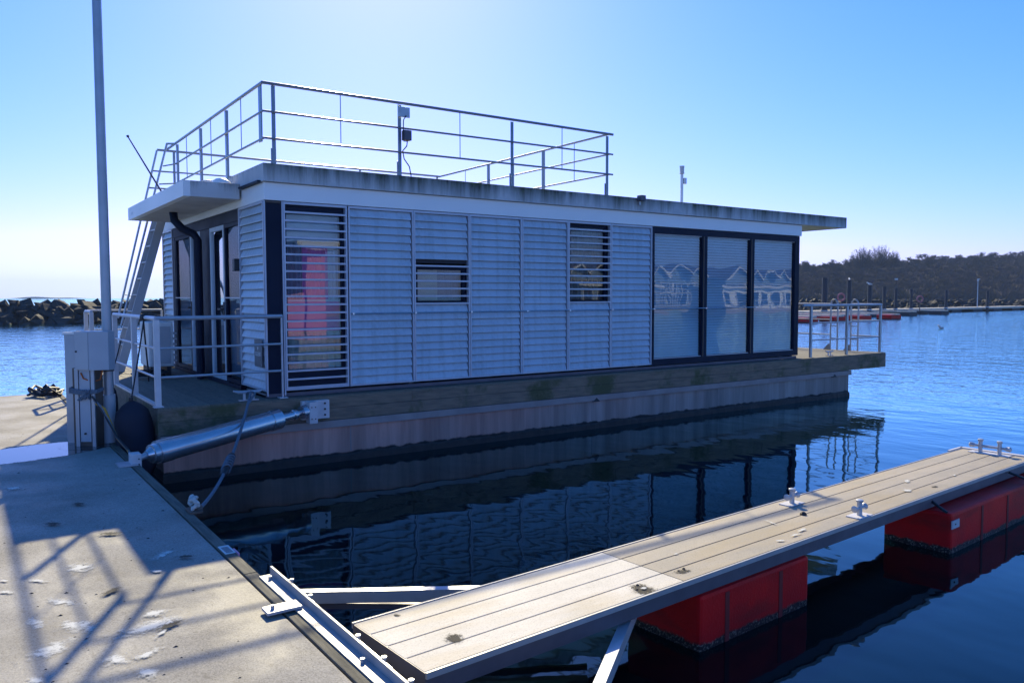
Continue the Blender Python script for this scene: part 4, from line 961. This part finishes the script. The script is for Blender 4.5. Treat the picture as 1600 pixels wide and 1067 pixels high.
for c in cand:
    iv = inview(c[0], c[1])
    ok = iv and (-30 < iv[0] < 265 or 1248 < iv[0] < 1620)
    (vis if ok else rest).append((c, c[3]/iv[1] if iv else 0))
vis.sort(key=lambda q: -q[1]); rest += vis[298:]; vis = vis[:298]
def rot_of(c):
    r0 = random.Random(int(c[4]*1e9)); return (r0.uniform(-.5,.5), r0.uniform(-.5,.5), r0.uniform(0,6.28)), r0.randrange(14)
for c, _ in vis:
    e, k = rot_of(c); o = link('rock', RM[k], BW); o.location = Vector(c[:3])-BW.location; o.rotation_euler = e; o.scale = (c[3],)*3
mb = MB()
from mathutils import Euler
for c, _ in rest:
    e, k = rot_of(c); m_ = Matrix.Translation(Vector(c[:3])) @ Euler(e).to_matrix().to_4x4() @ Matrix.Scale(c[3], 4)
    me = RM[k]; mb.add([m_ @ v.co for v in me.vertices], [tuple(p.vertices) for p in me.polygons])
tag(mb.build('rocks', M['rock'], BW, recalc=False), kind='stuff')

# ------------------------------------------------------------------ far floating pier, fingers, piles
FP = thing('floating_pier', 'far floating pier running along the breakwater with finger berths', 'pier', (62, 46, 0))
def wy(x): return 46+.05*(x-62)
MB().add([(48,wy(48),.32),(150,wy(150),.32),(150,wy(150)+2.2,.32),(48,wy(48)+2.2,.32),(48,wy(48),.55),(150,wy(150),.55),(150,wy(150)+2.2,.55),(48,wy(48)+2.2,.55)], [(3,2,1,0),(4,5,6,7),(0,1,5,4),(1,2,6,5),(2,3,7,6),(3,0,4,7)]).build('walkway', M['jplank'], FP)
for i in range(17): MB().box(50+i*6, 52.4+i*6, wy(50+i*6)+.1, wy(50+i*6)+2.1, -.3, .32).build('float', M['pile'], FP)
def finger(x, L_, colr):
    f = thing('finger_berth', None, None, (x, wy(x), 0)); y0 = wy(x)-.02; y1 = y0-L_
    MB().box(x-.35, x+.35, y1, y0, .36, .48).build('deck', M['jplank'], f)
    for k in range(2): MB().box(x-.8, x+.8, y1+.15+k*L_*.5, y1+1.5+k*L_*.5, -.3, .36).build('float', M[colr], f, bevel=.04)
    return f
FN = []
for k, (x, L_, c_) in enumerate(((53.5, 9.2, 'float'), (57.8, 9, 'float'), (62.2, 8.8, 'float'), (66.5, 9.2, 'float'), (72, 4.6, 'pile'), (79, 4.6, 'pile'), (86.5, 4.4, 'pile'))):
    f = finger(x, L_, c_); FN.append(f)
ordn = ['farthest left', 'second', 'third', 'fourth']
for k, f in enumerate(FN):
    if k < 4: tag(f, f'{["leftmost", "second from the left", "third from the left", "rightmost"][k]} of the four far finger berths carried on red floats', 'jetty', 'far finger berths on red floats')
    else: tag(f, f'{["leftmost", "middle", "rightmost"][k-4]} of the three far finger berths carried on dark floats', 'jetty', 'far finger berths on dark floats')
pd = []
for k, (px, yt) in enumerate(((1287,434),(1325,438),(1357,446),(1380,448),(1398,451),(1422,452),(1476.5,453.5),(1541,455))):
    r_ = fw + rt*((px-800)/F); t = (46-3.1)/(r_.y-.05*r_.x) if False else None
    # intersection of that bearing with the walkway edge
    t = (46-.05*62-.45)/(r_.y-.05*r_.x); x = r_.x*t; y = r_.y*t; dist = (Vector((x, y, 2.05))-Vector((0,0,2.05))).dot(fw)
    zt = 2.05 + (461.6-yt)/F*dist; pd.append((x, y, zt, dist))
wds = [.50, .42, .40, .36, .32, .30, .30, .32]
names_p = ['tallest and leftmost dark steel pile, just right of the houseboat wall', 'second dark pile from the left, behind the end deck railing', 'third dark pile from the left with a gull perched on it', 'fourth dark pile from the left above the railing corner', 'dark pile with a thin lamp standing on it', 'slim dark pile left of the pink life ring post', 'lone dark pile in front of the middle of the rock wall', 'rightmost dark pile next to the pale lamp post']
piles = []
for k, (x, y, zt, dist) in enumerate(pd):
    t_ = thing('mooring_pile', names_p[k], 'pile', (x, y, 0), 'mooring piles along the far pier')
    MB().tube([(x, y, -1), (x, y, zt)], wds[k]*.5, 14).build('shaft', M['pile'], t_, smooth=True)
    MB().tube([(x, y, .5), (x, y, .62)], wds[k]*.5+.08, 14).build('guide_collar', M['galv'], t_)
def gull(x, y, z, s_, lbl, rz=0):
    g = thing('gull', lbl, 'gull', (x, y, z), 'gulls in the marina')
    T = Matrix.Translation((x, y, z)) @ Matrix.Rotation(rz, 4, 'Z')
    MB().tube([T @ Vector(q)  for q in ((-.28*s_,0,.10*s_),(-.12*s_,0,.13*s_),(.05*s_,0,.16*s_),(.15*s_,0,.22*s_),(.20*s_,0,.30*s_),(.26*s_,0,.31*s_),(.34*s_,0,.29*s_))], [.02*s_,.07*s_,.10*s_,.075*s_,.05*s_,.045*s_,.01*s_], 10).build('body', M['gull'], g, smooth=True)
    for q in (-1, 1): MB().tube([T @ Vector((-.30*s_, q*.03*s_, .12*s_)), T @ Vector((-.05*s_, q*.09*s_, .17*s_)), T @ Vector((.08*s_, q*.07*s_, .18*s_))], [.01*s_,.035*s_,.02*s_], 6).build('wing', M['cabinet'], g)
    for q in (-1, 1): MB().tube([T @ Vector((.02*s_, q*.03*s_, 0)), T @ Vector((.02*s_, q*.03*s_, .08*s_))], .008*s_, 4).build('leg', M['yellow'], g)
gull(pd[2][0], pd[2][1], pd[2][2], 1.0, 'small white gull standing on the third dark pile', 2.2)
gull(pd[1][0], pd[1][1], pd[1][2], .8, 'small white gull standing on the second dark pile', .7)
def ray_pt(px, py, z):
    r_ = fw + rt*((px-800)/F) + up*((533.5-py)/F); t = (z-2.05)/r_.z; return Vector((0,0,2.05))+r_*t
gp = ray_pt(1470, 514, 0)
gull(gp.x, gp.y, -.05, .9, 'white gull floating on the open blue water', 3.0)
lx_, ly_ = pd[7][0]-.9, pd[7][1]+.8
lt = thing('lamp_post', 'slender pale lamp post beside the rightmost dark pile', 'lamp post', (lx_, ly_, .5))
MB().tube([(lx_, ly_, .5), (lx_, ly_, 3.9)], [.07, .045], 8).build('pole', M['galv'], lt)
MB().tube([(lx_, ly_, 3.85), (lx_, ly_, 4.05)], .12, 8).box(lx_-.05, lx_+.45, ly_-.08, ly_+.08, 4.05, 4.12).build('lamp_head', M['galv'], lt)
px4 = pd[4]; lt = thing('pile_lamp', 'thin lamp standing on top of a dark pile', 'lamp', (px4[0], px4[1], px4[2]))
MB().tube([(px4[0], px4[1], px4[2]), (px4[0], px4[1], px4[2]+.95)], .035, 6).build('stem', M['pile'], lt)
MB().box(px4[0]-.15, px4[0]+.15, px4[1]-.1, px4[1]+.1, px4[2]+.92, px4[2]+1.1).build('lamp_head', M['galv'], lt)
for (px, py, lbl) in ((1314, 487, 'faded pink life ring on a thin post seen over the end deck railing'), (1437, 483, 'faded pink life ring on a post in front of the rock wall')):
    q = ray_pt(px, py, .55); 
    t_ = thing('life_ring_post', lbl, 'life ring', (q.x, q.y, .5))
    zz = 1.55 if px > 1400 else 1.8
    MB().tube([(q.x, q.y, .3), (q.x, q.y, zz)], .05, 6).build('post', M['brownpost'], t_)
    cc = [Vector((q.x, q.y, zz+.1)) + er*.32*math.cos(a) + Vector((0,0,1))*.32*math.sin(a) for a in [2*math.pi*k/16 for k in range(17)]]
    MB().tube(cc, .085, 8).build('ring', M['ring'], t_, smooth=True)

# ------------------------------------------------------------------ far shore and winter wood
rnd = random.Random(33)
hv = []; nx_, ny_ = 90, 12
def land_pt(px, dist):
    r_ = ef + er*((px-800)/F); return r_*dist
def crest(px):   # height of the scrub crest above water, in metres, at 330 m
    a = (px-1250)/350
    yv = 417-17*max(0, min(1.6, a)) if a > 0 else 417+(-a)*95
    return max(0.2, 2.05+(461.5-yv)/F*330)
for i in range(nx_+1):
    px = 1020 + i*(2300-1020)/nx_
    for j in range(ny_+1):
        t = j/ny_; d_ = 235+t*190; q = land_pt(px, d_); h = max(.2, crest(px)-1.6)
        zz = h*min(1, (t*2.0))**.8 + .8*mnoise.noise(Vector((q.x*.05, q.y*.05, 0)))*min(1, t*3)
        hv.append((q.x, q.y, -1 if j == 0 else zz))
hm = MB(); hm.add(hv, [(i*(ny_+1)+j, (i+1)*(ny_+1)+j, (i+1)*(ny_+1)+j+1, i*(ny_+1)+j+1) for i in range(nx_) for j in range(ny_)])
tag(hm.build('hill', M['hill'], recalc=True, smooth=True), 'low wooded shore behind the breakwater', kind='structure')
def tree_geo(seed, H, spread, depth=5, fan=3, twig=True, trunk_frac=.28, r0=.028, rmin=.035, upb=.10):
    rnd = random.Random(seed); mb_v = []; mb_f = []; tv = []; tf = []
    def seg(p, q, ra, rb):
        ra = max(ra, rmin); rb = max(rb, rmin)
        d_ = (q-p).normalized(); a = d_.orthogonal().normalized(); b = d_.cross(a); n = len(mb_v)
        for c, r_ in ((p, ra), (q, rb)):
            for k in range(3): t = 2.094*k; mb_v.append(c+(a*math.cos(t)+b*math.sin(t))*r_)
        for k in range(3): mb_f.append((n+k, n+(k+1) % 3, n+3+(k+1) % 3, n+3+k))
    def grow(p, d_, L_, r_, lev):
        q = p + d_*L_; mid = p.lerp(q, .5) + Vector((rnd.gauss(0,1), rnd.gauss(0,1), rnd.gauss(0,.5)))*L_*.05
        seg(p, mid, r_, r_*.85); seg(mid, q, r_*.85, r_*.68)
        if lev == 0:
            if twig:
                for k in range(4):
                    dd = (d_ + Vector((rnd.gauss(0,.6), rnd.gauss(0,.6), rnd.gauss(.1,.5)))).normalized(); e = q + dd*L_*rnd.uniform(.5,1.1); s_ = dd.orthogonal().normalized()*max(r_*.7, rmin)
                    n = len(mb_v); mb_v.extend([q-s_, q+s_, e]); mb_f.append((n, n+1, n+2))
            return
        for k in range(fan + (1 if rnd.random() < .4 else 0)):
            ang = rnd.uniform(.22, .62)*spread; az = rnd.uniform(0, 6.283)
            a = d_.orthogonal().normalized(); b = d_.cross(a)
            nd = (d_*math.cos(ang) + (a*math.cos(az)+b*math.sin(az))*math.sin(ang) + Vector((0,0,upb))).normalized()
            grow(p.lerp(q, rnd.uniform(.65, 1)), nd, L_*rnd.uniform(.66, .86), r_*rnd.uniform(.5, .66), lev-1)
    grow(Vector((0,0,0)), Vector((rnd.gauss(0,.03), rnd.gauss(0,.03), 1)).normalized(), H*trunk_frac, H*r0, depth)
    zmax = max(v.z for v in mb_v); k = H/zmax
    return [v*k for v in mb_v], mb_f
import numpy as np
wood_src = [tree_geo(100+i, 6.5+i % 3, .95, 4, 3, trunk_frac=.26, r0=.012, rmin=.028, upb=.22) for i in range(6)]
def bush_geo(seed):
    rnd = random.Random(seed); v = []; f = []
    for k in range(46):
        a = rnd.random()*6.28; r_ = rnd.random()**.5*1.1; b = Vector((math.cos(a)*r_*.35, math.sin(a)*r_*.35, 0)); h = rnd.uniform(1.2, 2.6)
        t = Vector((math.cos(a)*r_*1.2, math.sin(a)*r_*1.2, h)); m_ = b.lerp(t, .5)+Vector((rnd.gauss(0,.12), rnd.gauss(0,.12), .1)); w_ = Vector((rnd.gauss(0,1), rnd.gauss(0,1), 0)).normalized()*rnd.uniform(.05, .11)
        n = len(v); v += [b-w_, b+w_, m_+w_, m_-w_, t]; f += [(n, n+1, n+2), (n, n+2, n+3), (n+3, n+2, n+4)]
        for q in range(3):
            c_ = b.lerp(t, rnd.uniform(.3,.9)); e = c_+Vector((rnd.gauss(0,.4), rnd.gauss(0,.4), rnd.uniform(.2,.7))); n = len(v); v += [c_-w_*.7, c_+w_*.7, e]; f.append((n, n+1, n+2))
    return v, f
def tri(vf):
    v, f = vf; t = []
    for q in f:
        t.append(q[:3]); 
        if len(q) == 4: t.append((q[0], q[2], q[3]))
    return np.array([tuple(x) for x in v], dtype=np.float32), np.array(t, dtype=np.int32)
def scatter(name, srcs, items, mat, label):
    V = []; T_ = []; n = 0
    for (x, y, z, sx, sz, a, k) in items:
        v, t = srcs[k]; c, s_ = math.cos(a), math.sin(a); w_ = np.empty_like(v)
        w_[:,0] = x+(v[:,0]*c-v[:,1]*s_)*sx; w_[:,1] = y+(v[:,0]*s_+v[:,1]*c)*sx; w_[:,2] = z+v[:,2]*sz
        V.append(w_); T_.append(t+n); n += len(v)
    V = np.concatenate(V); T_ = np.concatenate(T_); me = bpy.data.meshes.new(name)
    me.vertices.add(len(V)); me.vertices.foreach_set('co', V.ravel()); me.loops.add(T_.size); me.loops.foreach_set('vertex_index', T_.ravel())
    me.polygons.add(len(T_)); me.polygons.foreach_set('loop_start', np.arange(0, T_.size, 3, dtype=np.int32)); me.update(calc_edges=True)
    me.materials.append(mat); o = link(name, me); tag(o, label, kind='stuff'); return o
def hz_(px, d_): return min(1, (d_-235)/190*2.0)**.8*max(.2, crest(px)-1.6)
rnd = random.Random(55); it = []
for i in range(900):
    px = 1185 + 540*rnd.random(); d_ = 237 + 120*rnd.random(); q = land_pt(px, d_); H = rnd.uniform(.36, .60)*(1.2 if rnd.random() < .06 else 1)
    it.append((q.x, q.y, hz_(px, d_)-.3, H*1.35, H, rnd.random()*6.28, rnd.randrange(6)))
scatter('winter_wood', [tri(g) for g in wood_src], it, M['bark'], 'leafless brown winter wood on the far shore')
it = []
for i in range(4200):
    px = 1185 + 540*rnd.random(); d_ = 236 + 118*rnd.random()**1.1; q = land_pt(px, d_); H = rnd.uniform(.5, 1.1)
    it.append((q.x, q.y, hz_(px, d_)-.2, H*1.5, H, rnd.random()*6.28, rnd.randrange(5)))
scatter('winter_brush', [tri(bush_geo(i)) for i in range(5)], it, M['bark'], 'low bare brush covering the far shore')
def fan_tree(px, topy, wpx, lbl, seed, d_=300):
    # many thin limbs rising in a dome from a hidden stool, sky showing between them
    rnd = random.Random(seed); q = land_pt(px, d_); base = (crest(px)-4.0)*d_/330; top = 2.05+(461.5-topy)/F*d_; H = top-base; W = wpx/2/F*d_
    t_ = thing('bare_tree', lbl, 'tree', (q.x, q.y, base)); mb = MB()
    for k in range(110):
        az = rnd.random()*6.28; po = rnd.random()**.5; ex = W*po; hz = H*math.sqrt(max(.12, 1-po*po*.86))*rnd.uniform(.84, 1.0)
        d0 = Vector((math.cos(az), math.sin(az), 0)); P0 = Vector((q.x, q.y, base))+d0*rnd.uniform(0, .4)
        P3 = Vector((q.x, q.y, base))+d0*ex+Vector((0,0,hz)); P1 = P0.lerp(P3, .35)-d0*ex*.10+Vector((0,0,hz*.05)); P2 = P0.lerp(P3, .7)-d0*ex*.03+Vector((rnd.gauss(0,.2), rnd.gauss(0,.2), 0))
        mb.tube([P0, P1, P2, P3], [.13, .09, .055, .015], 3, False)
        for m_ in range(15):
            t = rnd.uniform(.35, .97); c_ = (P1.lerp(P2, (t-.35)/.35) if t < .7 else P2.lerp(P3, (t-.7)/.3)); L_ = H*rnd.uniform(.10, .24)*(1.25-t)
            dd = (d0*rnd.uniform(-.5,.9)+Vector((rnd.gauss(0,.7), rnd.gauss(0,.7), .6))).normalized(); e = c_+dd*L_
            mb.tube([c_, e], [.04, .014], 3, False)
            for w_ in range(3):
                c2 = c_.lerp(e, rnd.uniform(.3, .9)); d2 = (dd+Vector((rnd.gauss(0,.6), rnd.gauss(0,.6), rnd.gauss(.2,.3)))).normalized(); s_ = d2.orthogonal().normalized()*.032
                mb.add([c2-s_, c2+s_, c2+d2*L_*.6], [(0,1,2)])
    mb.build('crown', M['bark'], t_, recalc=False)
    MB().tube([(q.x, q.y, base-2), (q.x, q.y, base+H*.15)], [.45, .3], 8).build('trunk', M['bark'], t_)
fan_tree(1345, 383, 46, 'left dome of the big bare tree group that towers over the wood', 1)
fan_tree(1370, 380, 54, 'middle and tallest dome of the big bare tree group above the wood', 2)
fan_tree(1394, 390, 26, 'low right dome of the big bare tree group above the wood', 6)
fan_tree(1449, 397, 24, 'small round bare tree in the middle of the skyline', 5)
fan_tree(1520, 399, 20, 'small bare tree on the right part of the skyline', 7)
fan_tree(1308, 410, 28, 'low bare tree just left of the big tree group on the skyline', 9)
fan_tree(1258, 405, 16, 'small lone bare tree right beside the houseboat wall', 3)
hl = MB(); q = []
for i in range(41):
    d_ = ef*1400 + er*((-60+i*12-800)/F*1400 if False else ((-40+i*5)-800)/F*1400); q += [(d_.x, d_.y, -2), (d_.x, d_.y, max(-1, 3.4*math.exp(-((i-19)/6)**2)+1.6*math.exp(-((i-30)/5)**2)-.5))]
hl.add(q, [(2*i, 2*i+2, 2*i+3, 2*i+1) for i in range(40)])
bk = [(x*1.03, y*1.03, z) for x, y, z in q]; hl.add(bk, [(2*i, 2*i+1, 2*i+3, 2*i+2) for i in range(40)]); 
hl.add(q[1::2]+bk[1::2], [(i, i+1, i+42, i+41) for i in range(40)])
tag(hl.build('far_hills', M['hill'], recalc=False), 'faint far hills over the left end of the breakwater', kind='structure')

# ------------------------------------------------------------------ marina behind the camera, seen mirrored in the windows
def gable_house(x, y, rz, lbl):
    g = thing('gabled_house', lbl, 'house', (x, y, 0), 'white gabled houses mirrored in the sliding windows')
    T = Matrix.Rotation(rz, 4, 'Z'); W, H, RH, D = 4.1, 5.2, 1.5, 7
    def B(nm, mt, *bs, par=g):
        mb = MB()
        for b_ in bs: mb.box(*b_, T)
        o = link(nm, mb.mesh(nm, M[mt]), par); return o
    wl_ = MB().prism([(-W/2,.4),(W/2,.4),(W/2,H),(0,H+RH),(-W/2,H)], (0,-D,0), (0,D,0), (1,0,0), (0,0,1))
    wl_.v = [T @ v for v in wl_.v]; link('wall', wl_.mesh('wall', M['housewall']), g)
    rf = MB()
    for s_ in (-1, 1): rf.prism([(0,H+RH+.02),(s_*(W/2+.3),H-.2),(s_*(W/2+.3),H),(0,H+RH+.25)], (0,-D-.2,0), (0,D+.9,0), (1,0,0), (0,0,1))
    rf.v = [T @ v for v in rf.v]; r0 = link('roof', rf.mesh('roof', M['houseroof']), g)
    bg_ = MB()
    for s_ in (-1, 1): bg_.bar((0,.72,H+RH+.1), (s_*(W/2+.3),.72,H-.12), .06, .24)
    bg_.v = [T @ v for v in bg_.v]; link('barge_board', bg_.mesh('barge_board', M['housewhite']), r0)
    B('balcony', 'housewhite', (-W/2,W/2,.05,1.2,2.5,2.62), (-W/2,W/2,1.15,1.2,3.35,3.42))
    for i in range(7): x_ = -W/2+.05+i*(W-.1)/6; B('post', 'housewhite', (x_-.05,x_+.05,1.12,1.2,.4,3.4 if i % 3 else 4.3))
    for (a, b_, c, d_) in ((-1.7,-.3,.6,2.3),(.3,1.7,.6,2.3),(-1.7,-.3,2.75,4.2),(.3,1.7,2.75,4.2)):
        f = B('window', 'housewhite', (a-.1,b_+.1,.01,.06,c-.1,d_+.1)); B('pane', 'navy', (a,b_,.06,.08,c,d_), par=f)
for k in range(15):
    gable_house(72+k*4.6+(7 if k > 6 else 0), -68-k*.5, R(4), ['1st', '2nd', '3rd', '4th', '5th', '6th', '7th', '8th', '9th', '10th', '11th', '12th', '13th', '14th', '15th'][k] + ' from left of the white gabled houses mirrored in the glass wall')
sh = MB().box(25, 190, -110, -66, -1, .4).build('quay', M['pier']); tag(sh, 'quay behind the viewer that carries the mirrored houses', kind='structure')
def boathouse(x0, x1, y0, y1, lbl, wall_m, zb=3.0, detail=True):
    b_ = thing('moored_houseboat', lbl, 'houseboat', ((x0+x1)/2, y1, 0), 'white roofed houseboats mirrored in the windows')
    MB().box(x0, x1, y0, y1, .5, zb).build('wall', M[wall_m], b_); MB().box(x0-.4, x1+.4, y0-.4, y1+.4, zb, zb+.28).build('roof', M['housewhite'], b_)
    MB().box(x0-.6, x1+.6, y0-.6, y1+.8, -.3, .5).build('pontoon', M['ledge'], b_)
    if not detail:
        MB().box(x0-.9, x0-.01, y0+.5, y1-.1, .5, 2.1).build('porch', M[wall_m], b_); return
    k = max(1, int((x1-x0)/2.2))
    for i in range(k):
        a = x0+.3+i*(x1-x0-.3)/k; f = MB().box(a, a+1.5, y1+.002, y1+.05, .8, 2.6).build('window', M['housewhite'], b_); MB().box(a+.1, a+1.4, y1+.05, y1+.06, .9, 2.5).build('pane', M['navy'], f)
    for i in range(k*2+1): a = x0-.4+i*(x1-x0+.8)/(k*2); MB().box(a-.03, a+.03, y1+.7, y1+.76, .5, 1.6).build('railing_post', M['housewhite'], b_)
    MB().box(x0-.4, x1+.4, y1+.7, y1+.75, 1.55, 1.6).build('rail', M['housewhite'], b_)
boathouse(50, 61, -46, -41, 'grey walled houseboat with white roof mirrored in the first sliding pane', 'curtain_grey')
boathouse(72, 88, -47, -42, 'pale houseboat with white roof mirrored in the last sliding pane', 'curtain_white')
boathouse(11.1, 12.05, -14.5, -11, 'tall pink clad cabin mirrored in the tall barred window', 'redhull', 3.9, False)

# ------------------------------------------------------------------ air
mt, nt, out = newmat('thin_sea_haze')
pv_ = N(nt, 'ShaderNodeVolumePrincipled'); pv_.inputs['Color'].default_value = (.50, .70, 1.0, 1); pv_.inputs['Density'].default_value = .00032; pv_.inputs['Anisotropy'].default_value = 0
nt.links.new(pv_.outputs[0], out.inputs['Volume'])
hz = MB().box(-1510, 1510, -1510, 1510, -3.2, 30).build('haze', mt, recalc=False)
tag(hz, 'thin bluish sea air that pales the far shore', kind='stuff')
